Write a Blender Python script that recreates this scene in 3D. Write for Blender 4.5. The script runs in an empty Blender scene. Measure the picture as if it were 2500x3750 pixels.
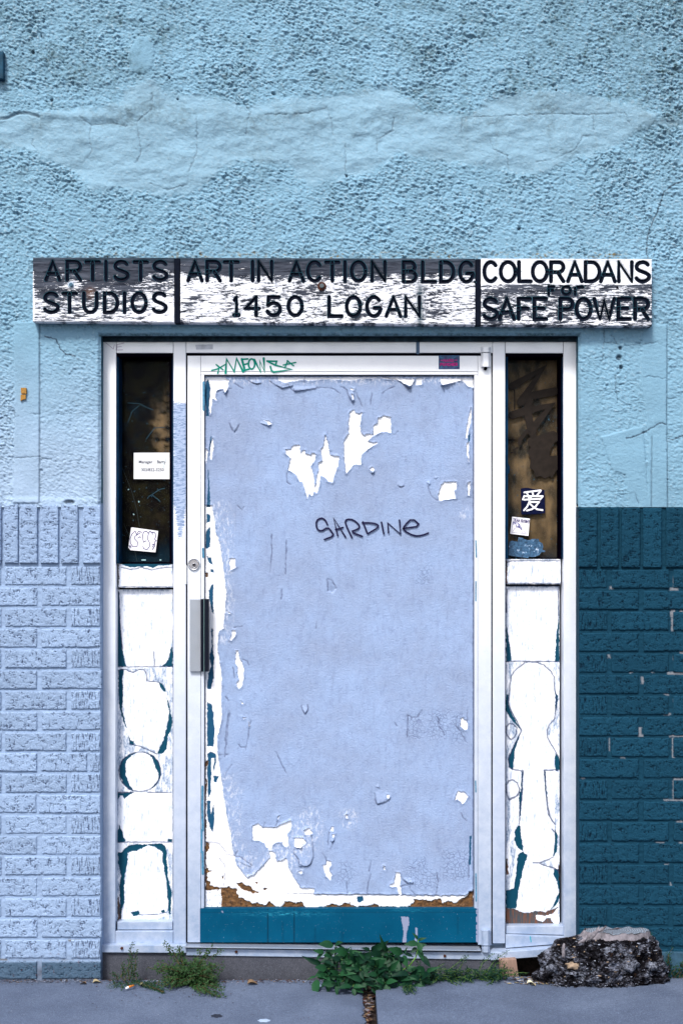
import bpy, bmesh, math, random
import numpy as np
from mathutils import Vector, Matrix
R = math.radians
random.seed(7)
S = 0.00096            # metres per photo pixel at the wall plane
D = 5.0                # camera to wall
HY = 1985              # photo row of the horizon
Z0 = (3590 - HY) * S   # camera height above the pavement
CX = 1250
sc = bpy.context.scene
COL = sc.collection
# ------------------------------------------------------------------ camera, sky, sun, exposure
cd = bpy.data.cameras.new("camera"); cam = bpy.data.objects.new("camera", cd); COL.objects.link(cam)
cam.location = (0, -D, Z0); cam.rotation_euler = (R(90), 0, 0)
cd.sensor_fit = 'VERTICAL'; cd.sensor_height = 36; cd.sensor_width = 24
cd.lens = 36 * D / (3750 * S); cd.shift_y = (HY - 1875) / 3750
cd.clip_start = 0.05; cd.clip_end = 600
cd.dof.use_dof = True; cd.dof.focus_distance = D + 0.05; cd.dof.aperture_fstop = 2.2
sc.camera = cam
SUN_EL, SUN_AZ = R(51), R(-20)      # azimuth measured from -Y (towards the viewer), negative = viewer's left
world = bpy.data.worlds.new("World"); sc.world = world; world.use_nodes = True
wn = world.node_tree.nodes; wl = world.node_tree.links
sky = wn.new('ShaderNodeTexSky'); sky.sky_type = 'NISHITA'; sky.sun_disc = False
sky.sun_elevation = SUN_EL
sky.sun_rotation = R(180) - SUN_AZ
sky.air_density = 1.0; sky.dust_density = 3.0; sky.ozone_density = 1.0
bg = wn['Background']; bg.inputs[1].default_value = 0.11
wl.new(sky.outputs[0], bg.inputs[0])
sd = bpy.data.lights.new("sun", 'SUN'); sd.energy = 1.85; sd.angle = R(12); sd.color = (1.0, 0.99, 0.97)
sun = bpy.data.objects.new("sun", sd); COL.objects.link(sun)
sv = Vector((math.sin(SUN_AZ) * math.cos(SUN_EL), -math.cos(SUN_AZ) * math.cos(SUN_EL), math.sin(SUN_EL)))
sun.rotation_euler = sv.to_track_quat('Z', 'Y').to_euler()
sc.view_settings.view_transform = 'Standard'; sc.view_settings.look = 'None'
sc.view_settings.gamma = 1; sc.view_settings.exposure = 1.08; sc.view_settings.use_curve_mapping = False
sc.cycles.max_bounces = 6; sc.cycles.diffuse_bounces = 3; sc.cycles.glossy_bounces = 3
sc.cycles.use_adaptive_sampling = True

# ------------------------------------------------------------------ helpers
def P(px, py, d=0.0):
    """photo pixel -> world point on the plane y = d"""
    k = (D + d) / D
    return Vector(((px - CX) * S * k, d, Z0 + (HY - py) * S * k))
def G(px, py):
    """photo pixel -> point on the pavement"""
    t = Z0 / ((py - HY) * S / D)
    return Vector(((px - CX) * S * t / D, -D + t, 0))
def srgb(h):
    c = [int(h[i:i + 2], 16) / 255 for i in (0, 2, 4)]
    return tuple(x / 12.92 if x <= .04045 else ((x + .055) / 1.055) ** 2.4 for x in c)
def link(o, parent=None):
    COL.objects.link(o)
    if parent is not None:
        o.parent = parent
        o.location = Vector(o.location) - parent_loc(parent)
    return o
def parent_loc(p):
    v = Vector(p.location)
    while p.parent: p = p.parent; v = v + Vector(p.location)
    return v
def tag(o, label=None, cat=None, group=None, kind=None):
    if label: o['label'] = label
    if cat: o['category'] = cat
    if group: o['group'] = group
    if kind: o['kind'] = kind
    return o
def thing(name, label, cat, loc=(0, 0, 0), group=None):
    o = bpy.data.objects.new(name, None); o.location = loc; o.empty_display_size = .05
    COL.objects.link(o)
    return tag(o, label, cat, group)
def mk(name, verts, faces, mat, parent=None, smooth=False, loc=None):
    me = bpy.data.meshes.new(name); me.from_pydata([tuple(v) for v in verts], [], faces); me.update()
    if mat is not None:
        for m in (mat if isinstance(mat, (list, tuple)) else [mat]): me.materials.append(m)
    if smooth: me.shade_smooth()
    o = bpy.data.objects.new(name, me)
    if loc is not None: o.location = loc
    return link(o, parent)
def bm_obj(name, bm, mat, parent=None, smooth=False, loc=None):
    me = bpy.data.meshes.new(name); bm.to_mesh(me); bm.free()
    if mat is not None: me.materials.append(mat)
    if smooth: me.shade_smooth()
    o = bpy.data.objects.new(name, me)
    if loc is not None: o.location = loc
    return link(o, parent)
def bevel_bm(bm, w, seg=2):
    bmesh.ops.bevel(bm, geom=list(bm.edges), offset=w, segments=seg, affect='EDGES', profile=.6)
def pbox(name, x0, y0, x1, y1, d, thick, mat, parent=None, bev=.0012, q=None):
    """box whose front face fills the photo rectangle at depth d and runs back by thick. q = optional 4 corners (TL,TR,BR,BL)"""
    c = q or [(x0, y0), (x1, y0), (x1, y1), (x0, y1)]
    f = [P(*p, d) for p in c]; b = [v + Vector((0, thick, 0)) for v in f]
    bm = bmesh.new(); V = [bm.verts.new(v) for v in f + b]
    for fc in ((0, 3, 2, 1), (4, 5, 6, 7), (0, 1, 5, 4), (1, 2, 6, 5), (2, 3, 7, 6), (3, 0, 4, 7)):
        bm.faces.new([V[i] for i in fc])
    bmesh.ops.recalc_face_normals(bm, faces=bm.faces)
    if bev: bevel_bm(bm, bev)
    return bm_obj(name, bm, mat, parent)
# --- numpy noise
def _hash(ix, iy, seed):
    h = (ix.astype(np.int64) * 374761393 + iy.astype(np.int64) * 668265263 + seed * 1442695041) & 0xFFFFFFFF
    h = ((h ^ (h >> 13)) * 1274126177) & 0xFFFFFFFF
    return (h ^ (h >> 16)) & 0xFFFF
def perlin(x, y, seed=0):
    x = np.asarray(x, float); y = np.asarray(y, float)
    ix = np.floor(x); iy = np.floor(y); fx = x - ix; fy = y - iy
    u = fx * fx * fx * (fx * (fx * 6 - 15) + 10); v = fy * fy * fy * (fy * (fy * 6 - 15) + 10)
    def g(a, b, dx, dy):
        t = _hash(a, b, seed) * (2 * np.pi / 65536)
        return np.cos(t) * dx + np.sin(t) * dy
    n00 = g(ix, iy, fx, fy); n10 = g(ix + 1, iy, fx - 1, fy)
    n01 = g(ix, iy + 1, fx, fy - 1); n11 = g(ix + 1, iy + 1, fx - 1, fy - 1)
    return ((n00 * (1 - u) + n10 * u) * (1 - v) + (n01 * (1 - u) + n11 * u) * v) * 1.5
def fbm(x, y, o=4, seed=0, g=.5):
    s = 0; a = 1; t = 0
    for i in range(o):
        s = s + a * perlin(x * 2 ** i, y * 2 ** i, seed + i * 17); t += a; a *= g
    return s / t
def worley(x, y, seed=0):
    """distance to nearest and second nearest feature point"""
    ix = np.floor(x); iy = np.floor(y)
    f1 = np.full(np.shape(x), 9.); f2 = f1.copy()
    for a in (-1, 0, 1):
        for b in (-1, 0, 1):
            cx = ix + a; cy = iy + b
            px = cx + _hash(cx, cy, seed) / 65536; py = cy + _hash(cx, cy, seed + 91) / 65536
            d = np.hypot(px - x, py - y)
            f2 = np.minimum(f2, np.maximum(f1, d)); f1 = np.minimum(f1, d)
    return f1, f2
def sstep(a, b, x):
    t = np.clip((x - a) / (b - a), 0, 1); return t * t * (3 - 2 * t)
def seg_dist(X, Y, pts, closed=False, lim=None):
    d = np.full(X.shape, 1e6)
    n = len(pts)
    for i in range(n if closed else n - 1):
        x0, y0 = pts[i]; x1, y1 = pts[(i + 1) % n]
        dx, dy = x1 - x0, y1 - y0; L = dx * dx + dy * dy + 1e-9
        t = np.clip(((X - x0) * dx + (Y - y0) * dy) / L, 0, 1)
        d = np.minimum(d, np.hypot(X - x0 - t * dx, Y - y0 - t * dy))
    return d
def poly_sdf(X, Y, polys, wob=0, seed=5, wl=14):
    """positive inside any polygon, photo pixels. X, Y 2-D grids; wob ragged edge amplitude"""
    out = np.full(X.shape, -60.)
    if wob:
        X = X + wob * fbm(X / wl, Y / wl, 4, seed, .65); Y = Y + wob * fbm(X / wl + 31, Y / wl + 7, 4, seed + 3, .65)
    for pts in polys:
        xs = [p[0] for p in pts]; ys = [p[1] for p in pts]
        m = (X > min(xs) - 30) & (X < max(xs) + 30) & (Y > min(ys) - 30) & (Y < max(ys) + 30)
        if not m.any(): continue
        x = X[m]; y = Y[m]
        d = seg_dist(x, y, pts, True)
        ins = np.zeros(x.shape, bool); n = len(pts)
        for i in range(n):
            x0, y0 = pts[i]; x1, y1 = pts[(i + 1) % n]
            if y0 == y1: continue
            c = ((y0 > y) != (y1 > y)) & (x < (x1 - x0) * (y - y0) / (y1 - y0) + x0)
            ins ^= c
        s = np.where(ins, d, -d)
        out[m] = np.maximum(out[m], s)
    return out
def line_dist(X, Y, lines, wob=0, seed=9, pad=30):
    out = np.full(X.shape, 60.)
    if wob:
        X = X + wob * fbm(X / 18, Y / 18, 3, seed, .6); Y = Y + wob * fbm(X / 18 + 11, Y / 18, 3, seed + 5, .6)
    for pts in lines:
        xs = [p[0] for p in pts]; ys = [p[1] for p in pts]
        m = (X > min(xs) - pad) & (X < max(xs) + pad) & (Y > min(ys) - pad) & (Y < max(ys) + pad)
        if m.any(): out[m] = np.minimum(out[m], seg_dist(X[m], Y[m], pts))
    return out
def axis(a, b, step):
    n = max(2, int(round((b - a) / step)) + 1); return np.linspace(a, b, n)
def sheet(name, xs, ys, H, d, mat, parent=None, attrs=None, keep=None, skirt=None, smooth=True, fn=None):
    """relief sheet facing the camera; H in photo px towards the camera; skirt = metres the border folds back"""
    X, Y = np.meshgrid(xs, ys)
    k = (D + d) / D
    co = np.empty(X.shape + (3,))
    co[..., 0] = (X - CX) * S * k; co[..., 2] = Z0 + (HY - Y) * S * k; co[..., 1] = d - H * S
    ny, nx = X.shape
    idx = np.arange(nx * ny).reshape(ny, nx)
    quads = np.stack([idx[:-1, :-1], idx[1:, :-1], idx[1:, 1:], idx[:-1, 1:]], -1)
    if keep is not None: quads = quads[keep]
    quads = quads.reshape(-1, 4)
    verts = co.reshape(-1, 3)
    extra = {}
    if skirt:
        ring = np.concatenate([idx[0, :], idx[1:, -1], idx[-1, -2::-1], idx[-2:0:-1, 0]])
        bv = verts[ring].copy(); bv[:, 1] = d + skirt
        base = len(verts); verts = np.vstack([verts, bv]); m = len(ring)
        nxt = np.roll(np.arange(m), -1)
        sk = np.stack([ring, ring[nxt], base + nxt, base + np.arange(m)], -1)
        quads = np.vstack([quads, sk])
        extra['ring'] = ring
    me = bpy.data.meshes.new(name)
    me.vertices.add(len(verts)); me.vertices.foreach_set('co', verts.astype(np.float32).ravel())
    n = len(quads)
    me.loops.add(n * 4); me.loops.foreach_set('vertex_index', quads.astype(np.int32).ravel())
    me.polygons.add(n); me.polygons.foreach_set('loop_start', np.arange(0, n * 4, 4, dtype=np.int32))
    me.polygons.foreach_set('loop_total', np.full(n, 4, np.int32))
    me.update(calc_edges=True)
    for an, arr in (attrs or {}).items():
        a = me.attributes.new(an, 'FLOAT', 'POINT'); v = np.asarray(arr, np.float32).ravel()
        if skirt: v = np.concatenate([v, v[extra['ring']]])
        a.data.foreach_set('value', np.ascontiguousarray(v))
    me.materials.append(mat)
    if smooth: me.polygons.foreach_set('use_smooth', np.ones(n, bool))
    if skirt:
        try:
            me.set_sharp_from_angle(angle=R(55))
        except Exception: pass
    me.update()
    o = bpy.data.objects.new(name, me)
    return link(o, parent)
# --- ribbons (painted or routed strokes)
def chaikin(p, n=2):
    for _ in range(n):
        q = [p[0]]
        for a, b in zip(p[:-1], p[1:]):
            q += [(a[0] * .75 + b[0] * .25, a[1] * .75 + b[1] * .25), (a[0] * .25 + b[0] * .75, a[1] * .25 + b[1] * .75)]
        q.append(p[-1]); p = q
    return p
def arc(cx, cy, rx, ry, a0, a1, n=10):
    return [(cx + rx * math.cos(R(a0 + (a1 - a0) * i / n)), cy + ry * math.sin(R(a0 + (a1 - a0) * i / n))) for i in range(n + 1)]
def stroke_geo(lines, w, d, mid=0.0, closed=False, cap=5, lift=.00015):
    """3-rail strips with round caps. w full width (photo px), mid = centre rail offset in m (+ = deeper)"""
    V = []; F = []
    for li, pts in enumerate(lines):
        dd = d - li * lift
        p = [Vector(q) for q in pts]
        p = [p[0]] + [b for a, b in zip(p[:-1], p[1:]) if (b - a).length > .01]
        if len(p) < 2: continue
        n = len(p); h = w / 2
        L = []; M = []; Rr = []
        for i in range(n):
            if i == 0: t = (p[1] - p[0]).normalized(); m = 1
            elif i == n - 1: t = (p[-1] - p[-2]).normalized(); m = 1
            else:
                a = (p[i] - p[i - 1]).normalized(); b = (p[i + 1] - p[i]).normalized()
                t = a + b; t = t.normalized() if t.length > .2 else a
                m = min(1.6, 1 / max(.35, t.dot(a)))
            nr = Vector((-t[1], t[0])) * h * m
            L.append(p[i] + nr); M.append(p[i]); Rr.append(p[i] - nr)
        s = len(V)
        for i in range(n):
            V += [P(*L[i], dd), P(*M[i], dd) + Vector((0, mid, 0)), P(*Rr[i], dd)]
        for i in range(n - 1):
            a = s + i * 3
            F += [(a, a + 3, a + 4, a + 1), (a + 1, a + 4, a + 5, a + 2)]
        for end, sg in ((0, -1), (n - 1, 1)):
            t = ((p[1] - p[0]) if end == 0 else (p[-1] - p[-2])).normalized() * sg
            nr = Vector((-t[1], t[0]))
            c0 = len(V)
            for j in range(cap + 1):
                an = math.pi * j / cap
                q = p[end] + (nr * math.cos(an) + t * math.sin(an)) * h
                V.append(P(*q, dd))
            for j in range(cap): F.append((s + end * 3 + 1, c0 + j, c0 + j + 1))
    # orient faces to the camera
    F2 = []
    for f in F:
        a, b, c = V[f[0]], V[f[1]], V[f[2]]
        F2.append(f if (b - a).cross(c - a).y < 0 else tuple(reversed(f)))
    return V, F2
def strokes(name, lines, w, d, mat, parent=None, mid=0.0):
    V, F = stroke_geo(lines, w, d, mid); return mk(name, V, F, mat, parent)
def plate(name, pts, d, thick, mat, parent=None, loc=None):
    """thin plate with polygon outline in photo px"""
    bm = bmesh.new(); vs = [bm.verts.new(P(*p, d)) for p in pts]
    f = bm.faces.new(vs); f.normal_update()
    if f.normal.y > 0: f.normal_flip()
    r = bmesh.ops.extrude_face_region(bm, geom=[f])
    for v in [g for g in r['geom'] if isinstance(g, bmesh.types.BMVert)]: v.co.y += thick
    bmesh.ops.recalc_face_normals(bm, faces=bm.faces)
    return bm_obj(name, bm, mat, parent)
def disc(name, px, py, r, d, depth, mat, parent=None, n=28, bev=.0015, r2=None):
    bm = bmesh.new(); c = P(px, py, d); rr = r * S; rb = (r2 or r) * S
    fr = [bm.verts.new((c.x + rr * math.cos(2 * math.pi * i / n), d, c.z + rr * math.sin(2 * math.pi * i / n))) for i in range(n)]
    bk = [bm.verts.new((c.x + rb * math.cos(2 * math.pi * i / n), d + depth, c.z + rb * math.sin(2 * math.pi * i / n))) for i in range(n)]
    f = bm.faces.new(fr)
    for i in range(n): bm.faces.new((fr[i], fr[(i + 1) % n], bk[(i + 1) % n], bk[i]))
    bmesh.ops.recalc_face_normals(bm, faces=bm.faces)
    f.normal_update()
    if f.normal.y > 0: bmesh.ops.reverse_faces(bm, faces=bm.faces)
    if bev: bmesh.ops.bevel(bm, geom=[e for e in f.edges], offset=bev, segments=2, affect='EDGES')
    return bm_obj(name, bm, mat, parent)
def ringm(name, px, py, ro, ri, d, depth, mat, parent=None, n=32):
    V = []; F = []; c = P(px, py, d)
    for i in range(n):
        a = 2 * math.pi * i / n; ca, sa = math.cos(a), math.sin(a)
        for r, dy in ((ro, depth), (ro, depth * .3), ((ro * .75 + ri * .25), 0), (ri, depth * .3), (ri, depth)):
            V.append((c.x + r * S * ca, d + dy, c.z + r * S * sa))
    for i in range(n):
        j = (i + 1) % n
        for k in range(4): F.append((i * 5 + k, i * 5 + k + 1, j * 5 + k + 1, j * 5 + k))
    o = mk(name, V, F, mat, parent, smooth=True)
    return o

# ------------------------------------------------------------------ materials
class NT:
    def __init__(s, name):
        s.m = bpy.data.materials.new(name); s.m.use_nodes = True
        s.t = s.m.node_tree; s.b = s.t.nodes['Principled BSDF']; s.out = s.t.nodes['Material Output']
        s.co = None
    def n(s, ty, **kw):
        n = s.t.nodes.new(ty)
        for k, v in kw.items(): setattr(n, k, v)
        return n
    def l(s, a, b): s.t.links.new(a, b)
    def obj(s):
        if s.co is None: s.co = s.n('ShaderNodeNewGeometry').outputs['Position']
        return s.co
    def noise(s, scale, detail=4, rough=.6, vec=None, dist=0, stretch=None):
        n = s.n('ShaderNodeTexNoise'); n.inputs['Scale'].default_value = scale; n.inputs['Detail'].default_value = detail
        n.inputs['Roughness'].default_value = rough; n.inputs['Distortion'].default_value = dist
        v = vec or s.obj()
        if stretch:
            mp = s.n('ShaderNodeMapping'); mp.inputs['Scale'].default_value = stretch; s.l(v, mp.inputs['Vector']); v = mp.outputs[0]
        s.l(v, n.inputs['Vector']); return n.outputs['Fac']
    def voro(s, scale, feature='F1', stretch=None, rnd=1):
        n = s.n('ShaderNodeTexVoronoi'); n.feature = feature; n.inputs['Scale'].default_value = scale; n.inputs['Randomness'].default_value = rnd
        v = s.obj()
        if stretch:
            mp = s.n('ShaderNodeMapping'); mp.inputs['Scale'].default_value = stretch; s.l(v, mp.inputs['Vector']); v = mp.outputs[0]
        s.l(v, n.inputs['Vector']); return n.outputs['Distance']
    def ramp(s, f, a, b, c0=(0, 0, 0), c1=(1, 1, 1)):
        """map fac a..b smoothly to colours"""
        n = s.n('ShaderNodeValToRGB'); e = n.color_ramp.elements
        e[0].position = a; e[1].position = b
        e[0].color = (*c0, 1); e[1].color = (*c1, 1); s.l(f, n.inputs[0]); return n.outputs[0]
    def mr(s, f, a, b, c=0., d=1.):
        n = s.n('ShaderNodeMapRange'); n.clamp = True
        for i, v in enumerate((a, b, c, d)): n.inputs[i + 1].default_value = v
        s.l(f, n.inputs[0]); return n.outputs[0]
    def math(s, op, a, b=None):
        n = s.n('ShaderNodeMath'); n.operation = op
        for i, v in enumerate((a, b)):
            if v is None: continue
            if isinstance(v, (int, float)): n.inputs[i].default_value = v
            else: s.l(v, n.inputs[i])
        return n.outputs[0]
    def mix(s, f, a, b, mode='MIX'):
        n = s.n('ShaderNodeMix'); n.data_type = 'RGBA'; n.blend_type = mode
        if isinstance(f, (int, float)): n.inputs[0].default_value = f
        else: s.l(f, n.inputs[0])
        for i, v in ((6, a), (7, b)):
            if isinstance(v, tuple): n.inputs[i].default_value = (*v[:3], 1)
            else: s.l(v, n.inputs[i])
        return n.outputs[2]
    def attr(s, name):
        n = s.n('ShaderNodeAttribute'); n.attribute_name = name; return n.outputs['Fac']
    def bump(s, h, strength, dist=.001, prev=None):
        n = s.n('ShaderNodeBump'); n.inputs['Strength'].default_value = strength; n.inputs['Distance'].default_value = dist
        s.l(h, n.inputs['Height'])
        if prev is not None: s.l(prev, n.inputs['Normal'])
        return n.outputs[0]
    def fin(s, col=None, rough=.7, metal=0., normal=None, spec=.4):
        if isinstance(col, tuple): s.b.inputs['Base Color'].default_value = (*col[:3], 1)
        elif col is not None: s.l(col, s.b.inputs['Base Color'])
        if isinstance(rough, (int, float)): s.b.inputs['Roughness'].default_value = rough
        else: s.l(rough, s.b.inputs['Roughness'])
        if isinstance(metal, (int, float)): s.b.inputs['Metallic'].default_value = metal
        else: s.l(metal, s.b.inputs['Metallic'])
        s.b.inputs['Specular IOR Level'].default_value = spec
        if normal is not None: s.l(normal, s.b.inputs['Normal'])
        return s.m
def simple(name, col, rough=.7, metal=0., var=.15, vs=30, bump=.0, bs=400, spec=.12):
    t = NT(name)
    f = t.noise(vs, 5)
    c = t.mix(t.mr(f, .3, .7), tuple(x * (1 - var) for x in col), tuple(min(1, x * (1 + var)) for x in col))
    nb = t.bump(t.noise(bs, 4), bump, .001) if bump else None
    return t.fin(c, rough, metal, nb, spec)
C_CYAN = (.190, .345, .455); C_LAV = (.33, .43, .565); C_BRL = (.315, .425, .605); C_TEALB = (.009, .053, .092)
C_DLAV = (.275, .365, .55); C_WHITE = (.86, .86, .88); C_TEAL = (.001, .06, .13); C_BROWN = (.13, .06, .018)

def m_stucco():
    t = NT('stucco_paint')
    c = t.mix(t.attr('lav'), C_CYAN, C_LAV)
    c = t.mix(t.math('MULTIPLY', t.attr('stain_vignette'), t.mr(t.noise(60, 5), .35, .7)), c, (.035, .07, .075))
    c = t.mix(t.mr(t.noise(5, 4, .6), .35, .75, 0, .3), c, (.09, .16, .20))
    c = t.mix(t.mr(t.noise(350, 3, .7), .60, .75, 0, .35), c, (.06, .10, .13))
    c = t.mix(t.mr(t.attr('cr'), 0, 1, 0, .85), c, (.02, .03, .05))
    c = t.mix(t.attr('rust'), c, (.16, .11, .03))
    c = t.mix(t.mr(t.attr('hi'), .1, 1, 0, .6), c, (.38, .47, .52))  # pale highlights painted on raised grains; also lightens the smooth band
    c = t.mix(t.mr(t.attr('pit'), .15, 1, 0, .36), c, (.04, .07, .10))  # crevice shade darkened into the pits, along with lodged dirt
    nb = t.bump(t.noise(120, 4, .7, stretch=(.55, 1, 1)), .5, .004)
    nb = t.bump(t.noise(420, 3, .65), .6, .0016, nb)
    return t.fin(c, .8, 0, nb, .15)
M_STUCCO = m_stucco()
def m_brick(name, base, dark, chip):
    t = NT(name)
    c = t.mix(t.mr(t.noise(9, 3), .35, .7, 0, .5), base, tuple(x * .8 for x in base))
    oi = t.n('ShaderNodeObjectInfo'); c = t.mix(t.math('MULTIPLY', oi.outputs['Random'], .45), c, tuple(x * .6 for x in base))
    c = t.mix(t.mr(t.noise(130, 4, .8), .56, .70, 0, .35), c, tuple(min(1, x * 1.7 + .01) for x in base))
    c = t.mix(t.mr(t.attr('pit'), .3, .95, 0, .9), c, dark)
    pos = t.obj(); sx = t.n('ShaderNodeSeparateXYZ'); t.l(pos, sx.inputs[0])
    low = t.mr(sx.outputs[2], .06, .13, 1, 0)          # worn off at pavement level
    wear = t.math('MULTIPLY', low, t.mr(t.noise(70, 5, .7), .60, .66, 0, .7))
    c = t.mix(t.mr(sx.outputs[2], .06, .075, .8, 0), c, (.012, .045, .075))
    c = t.mix(wear, c, chip)
    nb = t.bump(t.noise(170, 5, .8), .9, .0045)
    return t.fin(c, .7, 0, nb, .05)
M_BRL = m_brick('lavender_painted_brick', C_BRL, (.05, .07, .13), (.10, .03, .025))
M_BRT = m_brick('teal_painted_brick', C_TEALB, (.002, .010, .022), (.02, .05, .075))
def m_mortar(name, base, dark):
    t = NT(name)
    c = t.mix(t.mr(t.noise(12, 4), .35, .7, 0, .4), base, tuple(x * .7 for x in base))
    c = t.mix(t.mr(t.attr('bare'), 0, 1), c, (.17, .18, .20))
    c = t.mix(t.attr('grime'), c, dark)
    nb = t.bump(t.noise(260, 4, .7), .6, .0015)
    return t.fin(c, .75, 0, nb, .05)
M_MOL = m_mortar('lavender_painted_mortar', tuple(x * .84 for x in C_BRL), (.05, .05, .06))
M_MOT = m_mortar('teal_painted_mortar', tuple(x * .75 for x in C_TEALB), (.01, .02, .03))
def m_door():
    t = NT('layered_door_paint')
    jit = t.math('MULTIPLY', t.math('SUBTRACT', t.noise(420, 4, .7), .5), 9)
    base = t.mix(t.mr(t.noise(5, 5, .65), .35, .65, 0, .8), C_DLAV, (.235, .29, .42))
    base = t.mix(t.mr(t.noise(70, 6, .8, stretch=(1, 1, .45)), .50, .72, 0, .5), base, (.15, .19, .32))
    base = t.mix(t.mr(t.noise(26, 5, .7, stretch=(1.6, 1, .3)), .56, .75, 0, .4), base, (.17, .215, .33))
    base = t.mix(t.mr(t.noise(900, 2, .8), .62, .72, 0, .35), base, (.13, .16, .27))
    base = t.mix(t.math('MULTIPLY', t.attr('sp'), t.mr(t.noise(75, 8, .8, stretch=(1.3, 1, .6)), .50, .60)), base, C_WHITE)
    cr = t.mr(t.voro(75, 'DISTANCE_TO_EDGE'), 0, .07, 1, 0)
    crm = t.math('MULTIPLY', cr, t.attr('ck'))
    base = t.mix(t.math('MULTIPLY', crm, .5), base, (.07, .09, .2))
    white = t.mix(t.mr(t.noise(150, 5, .8), .60, .66, 0, .28), C_WHITE, (.50, .53, .62))
    white = t.mix(t.mr(t.noise(520, 3, .75), .66, .70, 0, .75), white, (.12, .10, .2))
    w = t.mr(t.math('ADD', t.attr('w'), jit), -.8, .8)
    c = t.mix(w, base, white)
    te = t.mr(t.math('ADD', t.attr('t'), jit), -.8, .8)
    c = t.mix(te, c, C_TEAL)
    br = t.mr(t.math('ADD', t.attr('b'), jit), -.8, .8)
    brc = t.mix(t.mr(t.noise(90, 5, .7), .35, .65), (.035, .016, .008), (.19, .09, .028))
    c = t.mix(br, c, brc)
    c = t.mix(t.mr(t.attr('k'), 0, 1, 0, .7), c, (.035, .04, .09))
    base_n = t.noise(170, 5, .7)
    nb = t.bump(base_n, .7, .003); nb = t.bump(t.noise(420, 3, .7), .5, .0015, nb)
    nb = t.bump(t.math('MULTIPLY', crm, -1), .8, .0012, nb)
    return t.fin(c, .6, 0, nb, .3)
M_DOOR = m_door()
def m_panel():
    t = NT('brushed_panel_paint')
    jit = t.math('MULTIPLY', t.math('SUBTRACT', t.noise(420, 4, .7), .5), 7)
    sc_ = t.noise(260, 6, .85, stretch=(1, 1, .4))
    scr = t.mix(t.mr(sc_, .42, .60), (.55, .60, .68), (.08, .15, .27))
    scr = t.mix(t.mr(t.noise(35, 4, .7, stretch=(1.5, 1, .4)), .46, .58), scr, C_WHITE)
    wh = t.mix(t.mr(t.noise(60, 6, .8, stretch=(1.6, 1, .35)), .50, .66, 0, .8), (.80, .82, .87), (.20, .28, .42))
    wh = t.mix(t.mr(t.noise(300, 4, .8, stretch=(1, 1, .25)), .64, .70, 0, .4), wh, (.2, .26, .4))
    c = t.mix(t.mr(t.attr('s'), 0, 1), wh, scr)
    te = t.mr(t.math('ADD', t.attr('t'), jit), -.8, .8)
    c = t.mix(te, c, (.001, .048, .085))
    brc = t.mix(t.mr(t.noise(60, 5, .7, stretch=(3, 1, .3)), .42, .62), (.045, .06, .07), (.16, .06, .03))
    c = t.mix(t.mr(t.math('ADD', t.attr('b'), jit), -.8, .8), c, brc)
    c = t.mix(t.mr(t.attr('k'), 0, 1, 0, .9), c, (.02, .035, .09))
    nb = t.bump(t.noise(150, 4, .6, stretch=(1, 1, .2)), .6, .002)
    return t.fin(c, .6, 0, nb, .15)
M_PANEL = m_panel()
def m_metal(name, base=(.90, .91, .93), rough=.42, metal=.2, dirt_falloff=.88):
    t = NT(name)
    pos = t.obj(); sx = t.n('ShaderNodeSeparateXYZ'); t.l(pos, sx.inputs[0])
    c = t.mix(t.mr(t.noise(7, 5, .65, stretch=(1, 1, .5)), .40, .68, 0, .35), base, tuple(x * .86 for x in base))
    dz = t.mr(sx.outputs[2], .1, 1.9, 1, 0)
    c = t.mix(t.math('MULTIPLY', dz, t.mr(t.noise(16, 6, .75), .25, .62, .6, dirt_falloff)), c, (.17, .26, .42))  # blue-grey dirt plus the fading sky reflection, painted stronger downwards
    c = t.mix(t.mr(t.noise(420, 2, .6), .70, .74, 0, .7), c, (.12, .14, .2))
    c = t.mix(t.mr(t.noise(700, 3, .6, stretch=(.12, 1, 1)), .66, .72, 0, .3), c, (.4, .45, .55))
    nb = t.bump(t.noise(900, 2, .5, stretch=(.1, 1, 1)), .05, .0005)
    r = t.mr(t.noise(20, 4), .3, .7, rough - .06, rough + .12)
    return t.fin(c, r, metal, nb, .5)
M_ALU = m_metal('weathered_aluminium')
M_ALU2 = m_metal('bright_aluminium', (.40, .42, .45), .36, .5, .3)
def m_mullion():
    t = NT('scraped_mullion_metal')
    c = t.mix(t.mr(t.noise(7, 5, .65, stretch=(1, 1, .5)), .40, .68, 0, .3), (.88, .89, .92), (.76, .78, .83))
    pos = t.obj(); sx = t.n('ShaderNodeSeparateXYZ'); t.l(pos, sx.inputs[0])
    dz = t.mr(sx.outputs[2], .1, 1.9, 1, 0)
    c = t.mix(t.math('MULTIPLY', dz, t.mr(t.noise(16, 6, .75), .25, .62, .6, .85)), c, (.17, .26, .42))  # same dirt and painted reflection falloff as on the frame
    st = t.noise(330, 4, .75, stretch=(.22, 1, 1))
    pat = t.mix(t.mr(st, .48, .56), (.36, .44, .60), (.14, .21, .36))
    f = t.mr(t.math('ADD', t.attr('w'), t.math('MULTIPLY', t.math('SUBTRACT', st, .5), 60)), -1, 1)
    c = t.mix(f, c, pat)
    m = t.math('SUBTRACT', 1, f)
    return t.fin(c, .42, t.math('MULTIPLY', m, .2), t.bump(st, .15, .0005), .5)
M_MULL = m_mullion()
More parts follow.
